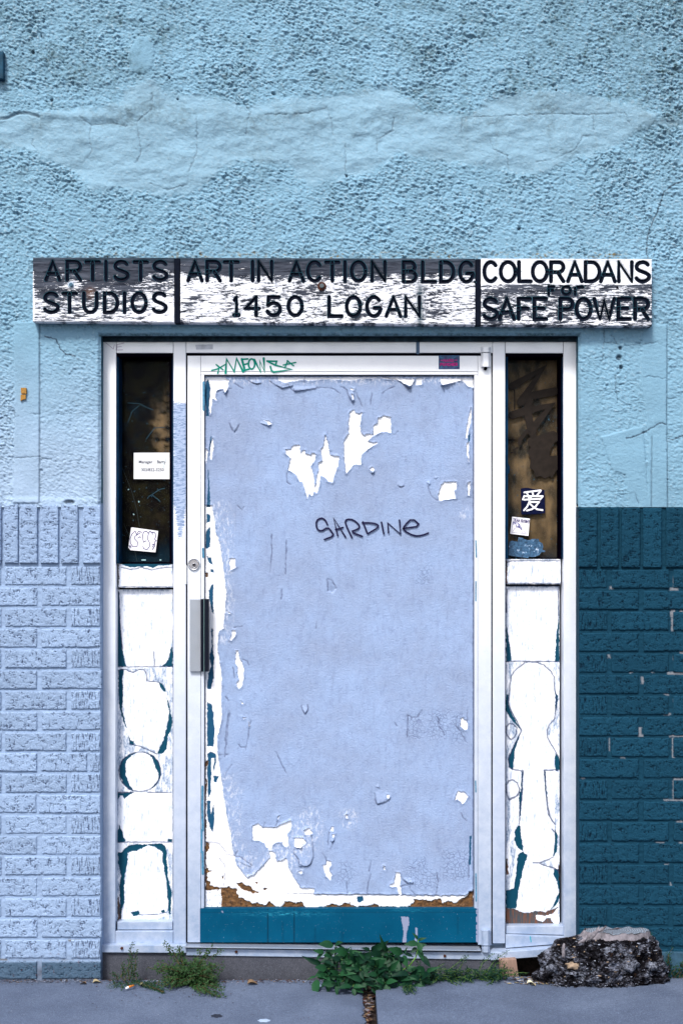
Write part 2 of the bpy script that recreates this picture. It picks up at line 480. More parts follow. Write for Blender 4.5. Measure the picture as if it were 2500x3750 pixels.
def m_sign():
    t = NT('flaking_sign_paint')
    wood = t.mix(t.mr(t.noise(60, 6, .75, stretch=(.12, 1, 1.3)), .38, .62), (.014, .017, .026), (.075, .085, .11))
    wood = t.mix(t.attr('kn'), wood, (.12, .06, .035))
    jit = t.math('MULTIPLY', t.math('SUBTRACT', t.noise(330, 5, .8, stretch=(.13, 1, 1)), .5), 2.9)
    f = t.mr(t.math('ADD', t.attr('w'), jit), -.05, .05)
    c = t.mix(f, wood, t.mix(t.mr(t.noise(120, 4, .7, stretch=(.3, 1, 1)), .42, .66, 0, .6), (.86, .86, .88), (.42, .46, .55)))
    c = t.mix(t.attr('st'), c, (.012, .04, .06))
    nb = t.bump(f, .25, .0008); nb = t.bump(t.noise(110, 5, .7, stretch=(.1, 1, 1.5)), .35, .001, nb)
    return t.fin(c, .75, 0, nb, .06)
M_SIGN = m_sign()
M_LETTER = simple('black_sign_paint', (.003, .005, .012), .6, 0, .3, 60, .3, 300, .05)
M_LIP = simple('routed_edge_paint', (.04, .16, .22), .6)
def m_conc(name, a, b, sp=.5, gum=0):
    t = NT(name)
    c = t.mix(t.mr(t.noise(4, 5, .6), .35, .68), a, b)
    c = t.mix(t.mr(t.noise(210, 5, .85), .42, .62, 0, sp), c, tuple(x * .42 for x in a))
    c = t.mix(t.mr(t.noise(230, 4, .85, stretch=(1, .6, 1)), .52, .68, 0, .6), c, tuple(min(1, x * 2.0) for x in a))
    c = t.mix(t.mr(t.noise(85, 4, .8, stretch=(.7, 1, 1)), .46, .66, 0, .55), c, tuple(x * .5 for x in a))
    c = t.mix(t.mr(t.noise(2.2, 5, .65), .5, .7, 0, .45), c, tuple(x * .5 for x in a))
    c = t.mix(t.mr(t.voro(26), .045, .075, .55, 0), c, (.04, .045, .06))
    nb = t.bump(t.noise(500, 4, .8), .55, .0012)
    return t.fin(c, .85, 0, nb, .08)
M_SLAB = m_conc('pavement_concrete', (.115, .145, .21), (.070, .090, .14), .6)
M_CURB = m_conc('threshold_concrete', (.088, .092, .112), (.055, .060, .076), .6)
M_SOIL = simple('dark_soil', (.025, .018, .016), .9, 0, .5, 60, .8, 300)
M_ASPH = simple('asphalt', (.05, .052, .058), .85, 0, .25, 20, .5, 300)
M_TEALP = None
def m_kick():
    t = NT('teal_kick_paint')
    c = t.mix(t.mr(t.noise(9, 4), .35, .7), (.0005, .055, .112), (.001, .070, .138))
    c = t.mix(t.mr(t.noise(300, 2, .5), .715, .73), c, (.35, .5, .6))
    c = t.mix(t.mr(t.noise(260, 2, .5), .70, .715, 0, .7), c, (.004, .03, .06))
    c = t.mix(t.math('MULTIPLY', t.attr('sc'), t.mr(t.noise(300, 4, .8, stretch=(.15, 1, 1)), .50, .60)), c, (.03, .30, .42))
    c = t.mix(t.mr(t.math('ADD', t.attr('w'), t.math('MULTIPLY', t.math('SUBTRACT', t.noise(300, 3, .7), .5), 8)), -.8, .8), c, (.22, .25, .36))
    c = t.mix(t.mr(t.attr('k'), 0, 1, 0, .85), c, (.002, .02, .04))
    return t.fin(c, .5, 0, t.bump(t.noise(200, 3), .1, .001), .06)
M_KICK = m_kick()
M_RUB = simple('black_rubber', (.006, .008, .012), .45, 0, .3)
M_GRIP = simple('black_grip', (.003, .005, .012), .4, 0, .4, 300, .2, 500, .15)
M_RUST = simple('rusted_steel', (.06, .022, .015), .8, 0, .4, 80, .5)
M_DARK = simple('dark_gap', (.002, .001, .004), .9, spec=0)
M_BLUEPAINT = simple('weathered_blue_paint', (.06, .19, .30), .6, 0, .45, 120, .3)
M_PAPER = simple('white_paper', (.84, .85, .86), .6, 0, .04, 40)
M_INK = simple('grey_ink', (.05, .06, .09), .7)
M_INKP = simple('purple_ink', (.04, .025, .13), .6)
M_NAVY = simple('navy_sticker', (.002, .004, .028), .5, 0, .5, 120, spec=.08)
M_STWHITE = simple('white_sticker_print', (.9, .88, .92), .5, 0, .02)
M_TAGG = simple('green_marker', (.0, .27, .19), .45, 0, .15, 90)
M_MARK = simple('dark_marker', (.010, .009, .04), .7, 0, .4, 300)
M_PINK = simple('pink_print', (.50, .03, .22), .6, 0, .3, 400)
M_STK = None
def m_sharksticker():
    t = NT('blue_violet_sticker')
    c = t.mix(t.mr(t.noise(90, 5, .7), .4, .65), (.022, .025, .11), (.03, .12, .24)); return t.fin(c, .4)
M_STK = m_sharksticker()
def m_torn():
    t = NT('torn_blue_sticker')
    c = t.mix(t.mr(t.noise(120, 6, .8), .38, .62), (.005, .026, .06), (.05, .14, .26))
    c = t.mix(t.mr(t.noise(60, 4, .7), .60, .68), c, (.6, .72, .9))
    return t.fin(c, .5)
M_TORN = m_torn()
M_TEALRIM = simple('teal_painted_reveal', (.03, .11, .16), .6, 0, .4, 60, .4)
M_OCHRE = simple('ochre_wood', (.33, .17, .04), .7, 0, .3, 200, .4)
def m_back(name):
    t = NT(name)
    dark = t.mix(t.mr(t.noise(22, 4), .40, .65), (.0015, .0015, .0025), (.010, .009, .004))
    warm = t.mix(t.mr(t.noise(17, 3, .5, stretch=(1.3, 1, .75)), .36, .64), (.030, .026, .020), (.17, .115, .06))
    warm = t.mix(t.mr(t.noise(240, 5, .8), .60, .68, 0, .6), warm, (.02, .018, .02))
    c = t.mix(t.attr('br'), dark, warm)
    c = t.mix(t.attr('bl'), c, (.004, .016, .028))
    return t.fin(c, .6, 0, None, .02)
M_BACK = m_back('brown_film_reflection')  # brown film colour, also carries the painted reflection
def m_glass():
    t = NT('sidelight_glass')
    tr = t.n('ShaderNodeBsdfTransparent'); gl = t.n('ShaderNodeBsdfGlossy'); gl.inputs['Roughness'].default_value = .12
    gl.inputs['Color'].default_value = (.5, .55, .6, 1)
    mx = t.n('ShaderNodeMixShader'); mx.inputs[0].default_value = .005
    t.l(tr.outputs[0], mx.inputs[1]); t.l(gl.outputs[0], mx.inputs[2])
    df = t.n('ShaderNodeBsdfDiffuse'); df.inputs['Color'].default_value = (.03, .08, .12, 1)
    a = t.noise(55, 7, .8); b = t.noise(5, 3, .6)
    sm = t.math('MULTIPLY', t.mr(a, .54, .66), t.mr(b, .45, .65, 0, .35))
    sp = t.mr(t.noise(130, 1, .4), .755, .765, 0, .9)
    m2 = t.n('ShaderNodeMixShader'); t.l(t.math('MAXIMUM', sm, sp), m2.inputs[0])
    t.l(mx.outputs[0], m2.inputs[1]); t.l(df.outputs[0], m2.inputs[2]); t.l(m2.outputs[0], t.out.inputs[0])
    return t.m
M_GLASS = m_glass()
M_SPRAY = simple('brown_black_spray_paint', (.018, .013, .010), .6, 0, .3, 40)
M_JAMBBLUE = simple('blue_glazing_channel', (.002, .022, .055), .6, 0, .4, 30, spec=.05)
M_FOAM = simple('flaked_top_ledge', (.25, .21, .08), .8, 0, .5, 50, .6)
def leafmat(name, a, b, rough=.5):
    t = NT(name)
    oi = t.n('ShaderNodeObjectInfo'); f = t.math('ADD', t.math('MULTIPLY', oi.outputs['Random'], .5), t.math('MULTIPLY', t.noise(35, 3), .6))
    c = t.mix(t.mr(f, .2, .8), a, b)
    m = t.fin(c, rough, 0, t.bump(t.noise(220, 3), .25, .001), .12)
    return m
M_LEAF = leafmat('broad_green_leaf', (.0015, .012, .009), (.011, .055, .020))
M_WEED = leafmat('fine_green_leaf', (.006, .030, .013), (.035, .075, .02))
M_NEEDLE = leafmat('creeping_green_leaf', (.003, .022, .014), (.016, .06, .02))
M_STEM = simple('weed_stem', (.07, .13, .03), .6)
M_STEMR = simple('reddish_stem', (.07, .055, .025), .7)
def m_bark():
    t = NT('weathered_bark')
    f = t.noise(48, 9, .88, stretch=(.8, 1, 1.5)); g = t.noise(14, 4, .6)
    f2 = t.math('ADD', f, t.math('MULTIPLY', t.math('SUBTRACT', g, .5), .45))
    c = t.mix(t.mr(f2, .47, .57), (.004, .0035, .005), (.055, .055, .07))
    c = t.mix(t.mr(f2, .535, .63), c, (.30, .33, .42))
    c = t.mix(t.mr(t.noise(30, 5, .8), .60, .66, 0, .7), c, (.05, .028, .018))
    return t.fin(c, .9, 0, t.bump(t.noise(75, 8, .85), 1, .012), .05)
M_BARK = m_bark()
def m_cut():
    t = NT('sawn_wood_face')
    pos = t.obj(); mp = t.n('ShaderNodeMapping'); t.l(pos, mp.inputs[0])
    c0 = P(2255, 3418, -.07); mp.inputs['Location'].default_value = (-c0.x, .07, 0); mp.inputs['Scale'].default_value = (1, 1.5, 0)
    w = t.n('ShaderNodeTexWave'); w.wave_type = 'RINGS'; w.rings_direction = 'Z'; w.inputs['Scale'].default_value = 38; w.inputs['Distortion'].default_value = 3
    w.inputs['Detail'].default_value = 3; t.l(mp.outputs[0], w.inputs['Vector'])
    c = t.mix(t.mr(w.outputs['Fac'], .2, .8), (.08, .10, .125), (.17, .20, .245))
    c = t.mix(t.mr(t.noise(60, 5, .75, stretch=(1, .3, 1)), .58, .66, 0, .8), c, (.10, .055, .035))
    return t.fin(c, .8, 0, t.bump(t.noise(200, 4), .4, .001), .2)
M_CUT = m_cut()
M_SIDEW = simple('grey_split_wood', (.17, .155, .17), .8, 0, .55, 50, .7, 120)
def m_block():
    t = NT('pale_wood_block')
    c = t.mix(t.mr(t.noise(70, 5, .7, stretch=(1.5, 1, .12)), .38, .64), (.19, .115, .09), (.30, .20, .15))
    return t.fin(c, .75, 0, t.bump(t.noise(120, 4, .6, stretch=(2, 1, .1)), .3, .001), .25)
M_BLOCK = m_block()
M_DRY = simple('dry_leaf', (.13, .085, .05), .8, 0, .5, 60)
M_DRYP = simple('pale_dry_leaf', (.30, .25, .15), .8, 0, .4, 60)
M_ORANGE = simple('orange_filter_paper', (.55, .17, .03), .7)
M_CHROME = m_metal('worn_lock_chrome', (.62, .62, .64), .22, .95, .1)
# ------------------------------------------------------------------ ground: pavement slabs, soil gap, street
def flat(name, x0, y0, x1, y1, z, mat, parent=None, kind=None):
    o = mk(name, [(x0, y0, z), (x1, y0, z), (x1, y1, z), (x0, y1, z)], [(0, 1, 2, 3)], mat, parent)
    if kind: o['kind'] = kind
    return o
flat('street', -150, -300, 150, -3.2, -.16, M_ASPH, kind='structure')
flat('ground', -150, -3.2, 150, 40, -.045, M_SOIL, kind='structure')
pave = bpy.data.objects.new('pavement', None); COL.objects.link(pave); pave['kind'] = 'structure'
def slab(x0l, x0r, x1, ynear, yfar, top=0.0, ragged=False, seed=0):
    """slab with relief grid; left edge may run from x0l (far) to x0r (near)"""
    nx = max(8, int((x1 - x0l) / .012)); ny = max(8, int((yfar - ynear) / .012))
    V = []; F = []
    gx, gy = np.meshgrid(np.linspace(0, 1, nx), np.linspace(0, 1, ny))
    Y = ynear + (yfar - ynear) * gy
    XL = x0l + (x0r - x0l) * (1 - gy); X = XL + (x1 - XL) * gx
    e = np.minimum(np.minimum((X - XL), (x1 - X)), np.minimum(Y - ynear, yfar - Y))
    Z = top - .006 * (1 - sstep(0, .012, e)) + .0022 * fbm(X * 5, Y * 5, 3, 3 + seed) + .0008 * fbm(X * 40, Y * 40, 3, 8)
    if ragged:
        X = X + .02 * fbm(Y * 14, X * 0 + 3, 3, 77) * (1 - gx) ** 6 * 0 + .022 * fbm(Y * 16, X * 0 + 3, 4, 77) * gx ** 8
    V = np.stack([X, Y, Z], -1).reshape(-1, 3); idx = np.arange(nx * ny).reshape(ny, nx)
    q = np.stack([idx[:-1, :-1], idx[:-1, 1:], idx[1:, 1:], idx[1:, :-1]], -1).reshape(-1, 4)
    ring = np.concatenate([idx[0, :], idx[1:, -1], idx[-1, -2::-1], idx[-2:0:-1, 0]])
    bv = V[ring].copy(); bv[:, 2] = -.09; b = len(V); m = len(ring); nx_ = np.roll(np.arange(m), -1)
    sk = np.stack([ring, b + np.arange(m), b + nx_, ring[nx_]], -1)
    o = mk('paving_slab', np.vstack([V, bv]), [tuple(map(int, f)) for f in np.vstack([q, sk])], M_SLAB, pave, smooth=True)
    try: o.data.set_sharp_from_angle(angle=R(50))
    except Exception: pass
    return o
xg0 = G(1372, 3600).x; xgn = G(1372, 3750).x
slab(-1.62, -1.62, G(1325, 3600).x + .0, -1.25, .015, 0, True, 1)
slab(xg0, xg0, 1.75, -1.25, .015, .012, False, 2)
for i, (a, b) in enumerate(((-3.2, -1.64), (1.77, 3.3), (-1.62, .09), (.12, 1.75))):
    far = .015 if i < 2 else -1.265
    o = mk('paving_slab', [(a, -2.9, 0), (b, -2.9, 0), (b, far, 0), (a, far, 0), (a, -2.9, -.15), (b, -2.9, -.15), (b, far, -.15), (a, far, -.15)],
           [(0, 1, 2, 3), (0, 4, 5, 1), (1, 5, 6, 2), (2, 6, 7, 3), (3, 7, 4, 0)], M_SLAB, pave)
kerb = mk('kerb', [(-8, -3.2, -.01), (8, -3.2, -.01), (8, -2.91, 0), (-8, -2.91, 0), (-8, -3.2, -.2), (8, -3.2, -.2)], [(0, 1, 2, 3), (4, 5, 1, 0)], M_CURB)
kerb['kind'] = 'structure'

# ------------------------------------------------------------------ stucco wall
def u(l, x0, y0, s): return [(x0 + a * s, y0 + b * s) for a, b in l]
OPX0, OPX1, OPY = 369, 2117, 1228
SM_BAND = [(-200, 395), (0, 400), (150, 410), (280, 405), (440, 380), (480, 300), (560, 280), (610, 330), (720, 345), (900, 385), (1080, 350), (1250, 335),
           (1430, 310), (1540, 400), (1700, 420), (1840, 345), (2000, 325), (2200, 345), (2330, 380), (2420, 430), (2700, 430), (2700, 480),
           (2350, 470), (2240, 545), (2100, 585), (1950, 650), (1760, 610), (1620, 600), (1450, 565), (1340, 650), (1230, 660), (1120, 690), (1060, 610),
           (860, 590), (780, 650), (700, 720), (600, 715), (480, 705), (330, 690), (260, 630), (130, 560), (0, 540), (-200, 520)]
SM_BLOB = [(465, 215), (490, 265), (530, 272), (558, 245), (566, 185), (545, 135), (505, 140), (480, 175)]
SM_STR = [[(52, 1180), (148, 1180), (148, 1842), (52, 1842), (56, 1500)], [(2352, 1190), (2440, 1190), (2440, 1860), (2368, 1860), (2372, 1600), (2345, 1400)],
          [(2200, 1600), (2352, 1560), (2372, 1860), (2300, 1860), (2290, 1740), (2240, 1720)]]
CRACKS = [[(2500, 665), (2470, 672), (2430, 700), (2415, 745), (2408, 770), (2385, 815), (2370, 860), (2366, 900), (2368, 945)],
          u([(420, 580), (415, 650), (428, 690), (400, 730)], 0, 0, .797), u([(700, 430), (702, 500), (630, 560), (640, 650), (650, 705), (625, 750)], 0, 0, .797),
          u([(905, 540), (905, 700), (865, 800), (862, 850), (770, 870), (690, 845)], 0, 0, .797), u([(150, 640), (145, 660), (180, 700)], 0, 0, .797),
          u([(1130, 620), (1140, 550), (1155, 520), (1085, 430), (1090, 510)], 0, 0, .797), u([(1500, 490), (1525, 560), (1530, 620)], 0, 0, .797),
          u([(370, 540), (420, 575), (520, 565), (560, 578), (630, 575)], 0, 0, .797), u([(1220, 525), (1330, 530), (1440, 515), (1500, 495)], 0, 0, .797),
          u([(550, 600), (555, 540), (700, 535), (850, 528), (1000, 522), (1150, 525), (1300, 520), (1330, 585)], 1250, 0, .797),
          u([(1155, 525), (1160, 620), (1110, 625), (1070, 690), (970, 735), (890, 745)], 1250, 0, .797), u([(240, 540), (235, 600), (165, 640), (160, 700)], 1250, 0, .797),
          u([(20, 660), (18, 800)], 1250, 0, .797), u([(680, 640), (700, 690), (760, 720), (770, 790), (830, 800), (845, 850)], 1250, 0, .797),
          u([(0, 600), (60, 600), (105, 590), (110, 640), (160, 640), (230, 620), (288, 620)], 0, 1200, .5102), u([(0, 940), (30, 955), (90, 940), (285, 925), (330, 945), (410, 960)], 0, 1200, .5102),
          u([(330, 60), (400, 80), (440, 160), (480, 190), (550, 210)], 0, 1200, .5102),
          u([(1160, 800), (1250, 770), (1300, 745), (1350, 715), (1400, 685), (1445, 695)], 1700, 1200, .5102), u([(1460, 800), (1490, 800), (1568, 775)], 1700, 1200, .5102),
          u([(1455, 510), (1568, 505)], 1700, 1200, .5102), u([(1275, 355), (1330, 348), (1440, 368)], 1700, 1200, .5102),
          u([(1000, 0), (1000, 100), (985, 140), (990, 230), (960, 280)], 1700, 1200, .5102), u([(1000, 105), (1090, 115), (1050, 40)], 1700, 1200, .5102),
          u([(1110, 200), (1130, 300), (1080, 350), (1085, 450), (1095, 520)], 1700, 1200, .5102), u([(1150, 130), (1260, 115)], 1700, 1200, .5102),
          u([(1280, 120), (1380, 105), (1440, 140)], 1700, 1200, .5102), u([(1050, 1200), (1140, 1200), (1220, 1180), (1245, 1260)], 1700, 1200, .5102)]
SEAMS = [[(147, 1180), (147, 1842)], [(2441, 1190), (2440, 1500), (2443, 1860)], [(2385, 1600), (2383, 1860)]]
DEEP = [u([(0, 548), (30, 545), (60, 530), (90, 520), (130, 522), (180, 538)], 0, 0, .797)]
HOLES = [(123, 192, 9), (170, 288, 5), (191, 368, 8), (620, 286, 7), (651, 363, 5), (2432, 183, 9), (1900, 838, 8), (1690, 780, 5), (2265, 1310, 13), (2272, 1345, 9), (2270, 1275, 9),
         (255, 1837, 0), (1268, 645, 7), (2035, 330, 5), (2455, 530, 6)]
xs = np.unique(np.concatenate([axis(-900, -30, 14), axis(-30, OPX0, 2.7), axis(OPX0, OPX1, 2.7), axis(OPX1, 2530, 2.7), axis(2530, 3400, 14)]))
ys = np.unique(np.concatenate([axis(-900, -30, 16), axis(-30, OPY, 2.7), axis(OPY, 1857, 2.7)]))
X, Y = np.meshgrid(xs, ys)
bsd = poly_sdf(X, Y, [SM_BAND], 34, 21, 55); band = sstep(-16, 22, bsd + 10 * fbm(X / 12, Y / 10, 2, 24)); blob = sstep(-5, 6, poly_sdf(X, Y, [SM_BLOB], 8, 22, 30))
strip = sstep(-3, 3, poly_sdf(X, Y, SM_STR, 3, 23, 30))
low = sstep(1185, 1215, Y)
rough = (1 - .93 * band) * (1 - .9 * blob) * (1 - .92 * strip) * (1 - .52 * low * sstep(140, 160, X) ) 
rough = rough * (.75 + .5 * sstep(-.3, .4, fbm(X / 240, Y / 240, 2, 40)))
wx = X + 7 * fbm(X / 30, Y / 30, 2, 1); wy = Y + 7 * fbm(X / 30 + 9, Y / 30, 2, 2)
ang = wx * .95 + wy * .30; bng = (wy * .95 - wx * .30)
b1 = 1 - 2.1 * np.abs(perlin(ang / 34, bng / 23, 3)); b2 = 1 - 2 * np.abs(perlin(ang / 17, bng / 12, 4)); b3 = perlin(X / 7, Y / 6, 5)
f1, f2 = worley(ang / 24, bng / 17, 6)
ga, gb = worley((X * .97 + Y * .2) / 13.5 + .3 * perlin(X / 20, Y / 20, 90), (Y * .97 - X * .2) / 9.5 + .3 * perlin(X / 20, Y / 20, 91), 92)
knob = np.clip(.62 - f1, 0, 1) * sstep(-.05, .35, fbm(X / 45, Y / 45, 3, 44))
g1 = fbm(ang / 19, bng / 10, 4, 61, .68); g2 = fbm(ang / 9, bng / 5, 2, 62); amp_ = .78 + .4 * sstep(-.35, .35, fbm(X / 170, Y / 110, 3, 67))
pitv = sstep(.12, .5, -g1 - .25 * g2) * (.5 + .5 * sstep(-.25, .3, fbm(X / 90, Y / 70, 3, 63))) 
g3 = perlin(X / 6.5, Y / 4.5, 64)
H = rough * amp_ * 1.12 * (.8 * b1 + .6 * b2 + 3.6 * g1 + 1.6 * g2 + 1.6 * g3 + 7.0 * (.55 - ga) * (.65 + .7 * perlin(X / 11, Y / 9, 93)) - 4.5 * pitv + 12 * knob * (1 - .3 * low))
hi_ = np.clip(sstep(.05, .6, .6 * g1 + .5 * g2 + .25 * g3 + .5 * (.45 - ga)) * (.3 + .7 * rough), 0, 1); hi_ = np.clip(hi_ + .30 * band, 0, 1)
H += (1 - rough) * 1.1 * fbm(X / 16, Y / 13, 3, 50) + .5 * perlin(X / 5, Y / 5, 51)
und = fbm(X / 190, Y / 120, 3, 11) * 13 + fbm(X / 45, Y / 34, 3, 12) * 2.6 + fbm(X / 12, Y / 9, 2, 69) * .8
H += band * (und + 1) + (1 - band) * fbm(X / 160, Y / 160, 2, 13) * 5
# upper lip of the trowelled band, hollow and ridge lines
for ln, amp, wd in (((u([(0, 560), (90, 520), (180, 538), (330, 545), (440, 555), (520, 550)], 0, 0, .797)), 12, 22), (u([(280, 500), (400, 480), (520, 490), (620, 530)], 0, 0, .797), 9, 26),
                    (u([(1220, 525), (1330, 530), (1500, 495)], 0, 0, .797), 10, 18), (u([(60, 620), (130, 615), (170, 640)], 1250, 0, .797), 14, 18),
                    (u([(670, 630), (740, 615), (830, 600)], 1250, 0, .797), 9, 15), (u([(1440, 545), (1568, 560)], 1250, 0, .797), 14, 24), (u([(240, 480), (380, 500)], 1250, 0, .797), 9, 20),
                    ([(160, 1195), (250, 1215), (300, 1190)], 0, 8)):
    dl = line_dist(X, Y, [ln], 6, 33, 70); cy = np.interp(X, [p[0] for p in ln], [p[1] for p in ln])
    H += .38 * amp * np.exp(-(dl / wd) ** 2) * (.2 + .8 * np.tanh((cy - Y) / 14))
H += 5.5 * strip * (X < 1000) + 4.5 * strip * (X > 1000) + 5 * blob
dc = line_dist(X, Y, CRACKS, 7, 9); ds = line_dist(X, Y, SEAMS, 1.5, 10); dd = line_dist(X, Y, DEEP, 2, 12)
vis = sstep(-.35, .1, fbm(X / 60, Y / 60, 2, 66))
big = line_dist(X, Y, [CRACKS[0]] + CRACKS[16:19], 7, 9)
cr = np.clip(1.2 - dc / 1.9, 0, 1) * (.22 + .4 * vis); cr = np.maximum(cr, np.clip(1.7 - ds / 1.6, 0, 1) * .55)
cr = np.maximum(cr, np.clip(1.6 - big / 2.1, 0, 1)); cr = np.maximum(cr, np.clip(1.5 - dd / 3, 0, 1) * .6)
H -= 2.6 * np.clip(1.6 - dc / 2, 0, 1) * (.3 + .7 * vis) + 3.5 * np.clip(1.8 - ds / 1.8, 0, 1) + 5 * np.clip(1.6 - dd / 5, 0, 1)
for hx, hy, hr in HOLES:
    if hr:
        r = np.hypot(X - hx, Y - hy) + 2 * perlin(X / 6, Y / 6, 8); H -= 9 * (1 - sstep(hr * .5, hr, r)); cr = np.maximum(cr, (1 - sstep(hr * .4, hr, r)) * .85)
r = np.hypot((X - 255) / 2.4, Y - 1839); cr = np.maximum(cr, 1 - sstep(6, 10, r)); H -= 8 * (1 - sstep(5, 11, r))
# edge of the door opening rounds inwards
eo = np.where(Y < OPY, np.maximum(OPY - Y, np.maximum(OPX0 - X, X - OPX1)), np.where(X < CX, OPX0 - X, X - OPX1))
eo = np.clip(eo + 2 * fbm(X / 20, Y / 20, 2, 14), 0, 60)
H -= 10 * (1 - sstep(0, 13, eo)) ** 1.6; H = np.where(eo < 30, H * 1.0, H)
# bottom edge above the bricks
H += np.where((X < OPX0) | (X > OPX1), 5 * sstep(1815, 1838, Y) * (X < OPX0), 0)
H = np.clip(H, -16, 26)
lav = sstep(1150, 1780, Y + 60 * fbm(X / 200, Y / 200, 2, 5)) * sstep(1500, 900, X) * .9
stain_vignette = sstep(.0, .5, fbm(X / 210, Y / 120, 5, 71)) * sstep(900, 300, Y) * .8 + .45 * sstep(.1, .4, fbm(X / 40, Y / 260, 4, 72)) * sstep(900, 100, Y) * sstep(-200, 300, Y)
stain_vignette += .8 * np.exp(-((X - 300) / 160) ** 2 - ((Y - 270) / 55) ** 2) + .8 * np.exp(-((X - 610) / 90) ** 2 - ((Y - 115) / 50) ** 2)
stain_vignette += .7 * sstep(1500, 2450, X) * sstep(800, 0, Y) + .35 * sstep(500, 0, X) * sstep(350, 0, Y)  # lens vignette painted into the top corners, sharing the mask with stains
stain_vignette += 1.5 * (1 - sstep(1, 13, eo)) * (Y < OPY + 3) * (Y > OPY - 30)  # darker along the rounded lip above the opening
rust = np.clip(sstep(26, 8, np.abs(Y - 938)) * (Y < 946) * sstep(.0, .4, fbm(X / 14, Y / 8, 3, 88)) * (X > 250) * (X < 2300) * (.35 + .6 * sstep(-.1, .3, fbm(X / 120, 3 + Y * 0, 2, 4))), 0, 1)
xc = (xs[:-1] + xs[1:]) / 2; yc = (ys[:-1] + ys[1:]) / 2
XC, YC = np.meshgrid(xc, yc)
keep = ~((XC > OPX0) & (XC < OPX1) & (YC > OPY))
wall = thing('stucco_wall', 'rough blue-painted stucco wall with a smoother cracked band, above the sign and around the door', 'wall', (0, 0, 0))
sheet('render_coat', xs, ys, H, 0, M_STUCCO, wall, dict(lav=lav, stain_vignette=np.clip(stain_vignette, 0, 1), cr=cr, rust=rust, pit=np.clip(pitv * rough, 0, 1), hi=hi_), keep)
# reveals of the opening
def revbox(x0, x1, y0, y1, d0, d1, mat, par):
    return pbox('reveal', x0, y0, x1, y1, d0, d1 - d0, mat, par, 0)
revbox(OPX0 - 60, OPX0, OPY, 1846, .011, .30, M_TEALRIM, wall); revbox(OPX1, OPX1 + 60, OPY, 1846, .011, .30, M_TEALRIM, wall)
pbox('lintel', OPX0 - 60, OPY - 50, OPX1 + 60, OPY, .011, .29, simple('dark_lintel', (.035, .06, .08), .85, 0, .5, 50, .8), wall, .004)  # dark blue-grey band above the opening
# ------------------------------------------------------------------ bricks
def brick_mesh(w, h, kind, seed, mat, soldier=False):
    st = 2.6; xs = np.unique(np.concatenate([[0, 1.2, 3], axis(3, w - 3, st), [w - 1.2, w]])); ys = np.unique(np.concatenate([[0, 1.2, 3], axis(3, h - 3, st), [h - 1.2, h]]))
    X, Y = np.meshgrid(xs, ys); a, b = (Y, X) if soldier else (X, Y)
    rr = random.Random(seed); ox = rr.random() * 900
    e = np.minimum(np.minimum(X, w - X), np.minimum(Y, h - Y)) + 1.6 * fbm((X + ox) / 9, Y / 9, 2, seed)
    Hh = 2.2 * sstep(0, 3.2, e)
    wa = a + 2.5 * fbm((X + ox) / 14, Y / 14, 2, seed + 1)
    gro = np.clip(perlin((wa + ox) / 4.2, b / 30, seed + 2) + .02, 0, 1) * 2.0          # wire-cut scores
    gm = .8 * sstep(0, .3, fbm((X + ox) / 40, Y / 40, 2, seed + 3)) if kind else np.ones_like(X) * .9
    f1, f2 = worley((X + ox) / 8.5, Y / 6.5, seed + 4)
    pm = sstep(-.1, .3, fbm((X + ox) / 26, Y / 20, 3, seed + 5)) if kind else .35
    pit = sstep(.46, .12, f1) * pm + 1.1 * sstep(.0, .35, fbm((X + ox) / 7, Y / 5, 3, seed + 6) - .08) * pm
    Hh += -3.0 * gro * gm - 3.4 * np.clip(pit, 0, 1) + 1.7 * fbm((X + ox) / 22, Y / 16, 3, seed + 7) + 1.6 * fbm((X + ox) / 5, Y / 4.2, 2, seed + 8)
    pits = np.clip(pit * .9 + gro * gm * .8, 0, 1)
    co = np.stack([X * S, -Hh * S, -Y * S], -1).reshape(-1, 3)
    nx, ny = len(xs), len(ys); idx = np.arange(nx * ny).reshape(ny, nx)
    q = np.stack([idx[:-1, :-1], idx[1:, :-1], idx[1:, 1:], idx[:-1, 1:]], -1).reshape(-1, 4)
    ring = np.concatenate([idx[0, :], idx[1:, -1], idx[-1, -2::-1], idx[-2:0:-1, 0]]); bv = co[ring].copy(); bv[:, 1] = .02
    n0 = len(co); m = len(ring); nxt = np.roll(np.arange(m), -1)
    sk = np.stack([ring, ring[nxt], n0 + nxt, n0 + np.arange(m)], -1)
    me = bpy.data.meshes.new('brick'); me.from_pydata(np.vstack([co, bv]).tolist(), [], np.vstack([q, sk]).tolist())
    a_ = me.attributes.new('pit', 'FLOAT', 'POINT'); a_.data.foreach_set('value', np.concatenate([pits.ravel(), pits.ravel()[ring]]).astype(np.float32))
    me.materials.append(mat); me.shade_smooth()
    return me
LIB = {}
def brick(par, x0, x1, y0, y1, d, side, soldier=False, name='brick'):
    w = x1 - x0; h = y1 - y0
    kd = 0 if (w < 125 and not soldier) else 1
    key = (side, soldier, kd, round(w / 6), round(h / 6))
    lib = LIB.setdefault(key, [])
    if len(lib) < (7 if kd and not soldier else 4):
        lib.append(brick_mesh(w, h, kd, 1000 + len(LIB) * 37 + len(lib) * 11, M_BRL if side == 'L' else M_BRT, soldier)); me = lib[-1]
    else: me = random.choice(lib)
    o = bpy.data.objects.new(name, me); p = P(x0 + random.uniform(-.8, .8), y0 + random.uniform(-.8, .8), d); o.location = p + Vector((0, random.uniform(-.0012, .0012), 0))
    o.rotation_euler = (random.uniform(-.006, .006), random.uniform(-.003, .003), random.uniform(-.005, .005))
    link(o, par)
wl_ = thing('brick_wall', 'lavender-painted rough brick wall below the stucco, beside the left sidelight', 'brick wall', (0, 0, 0))
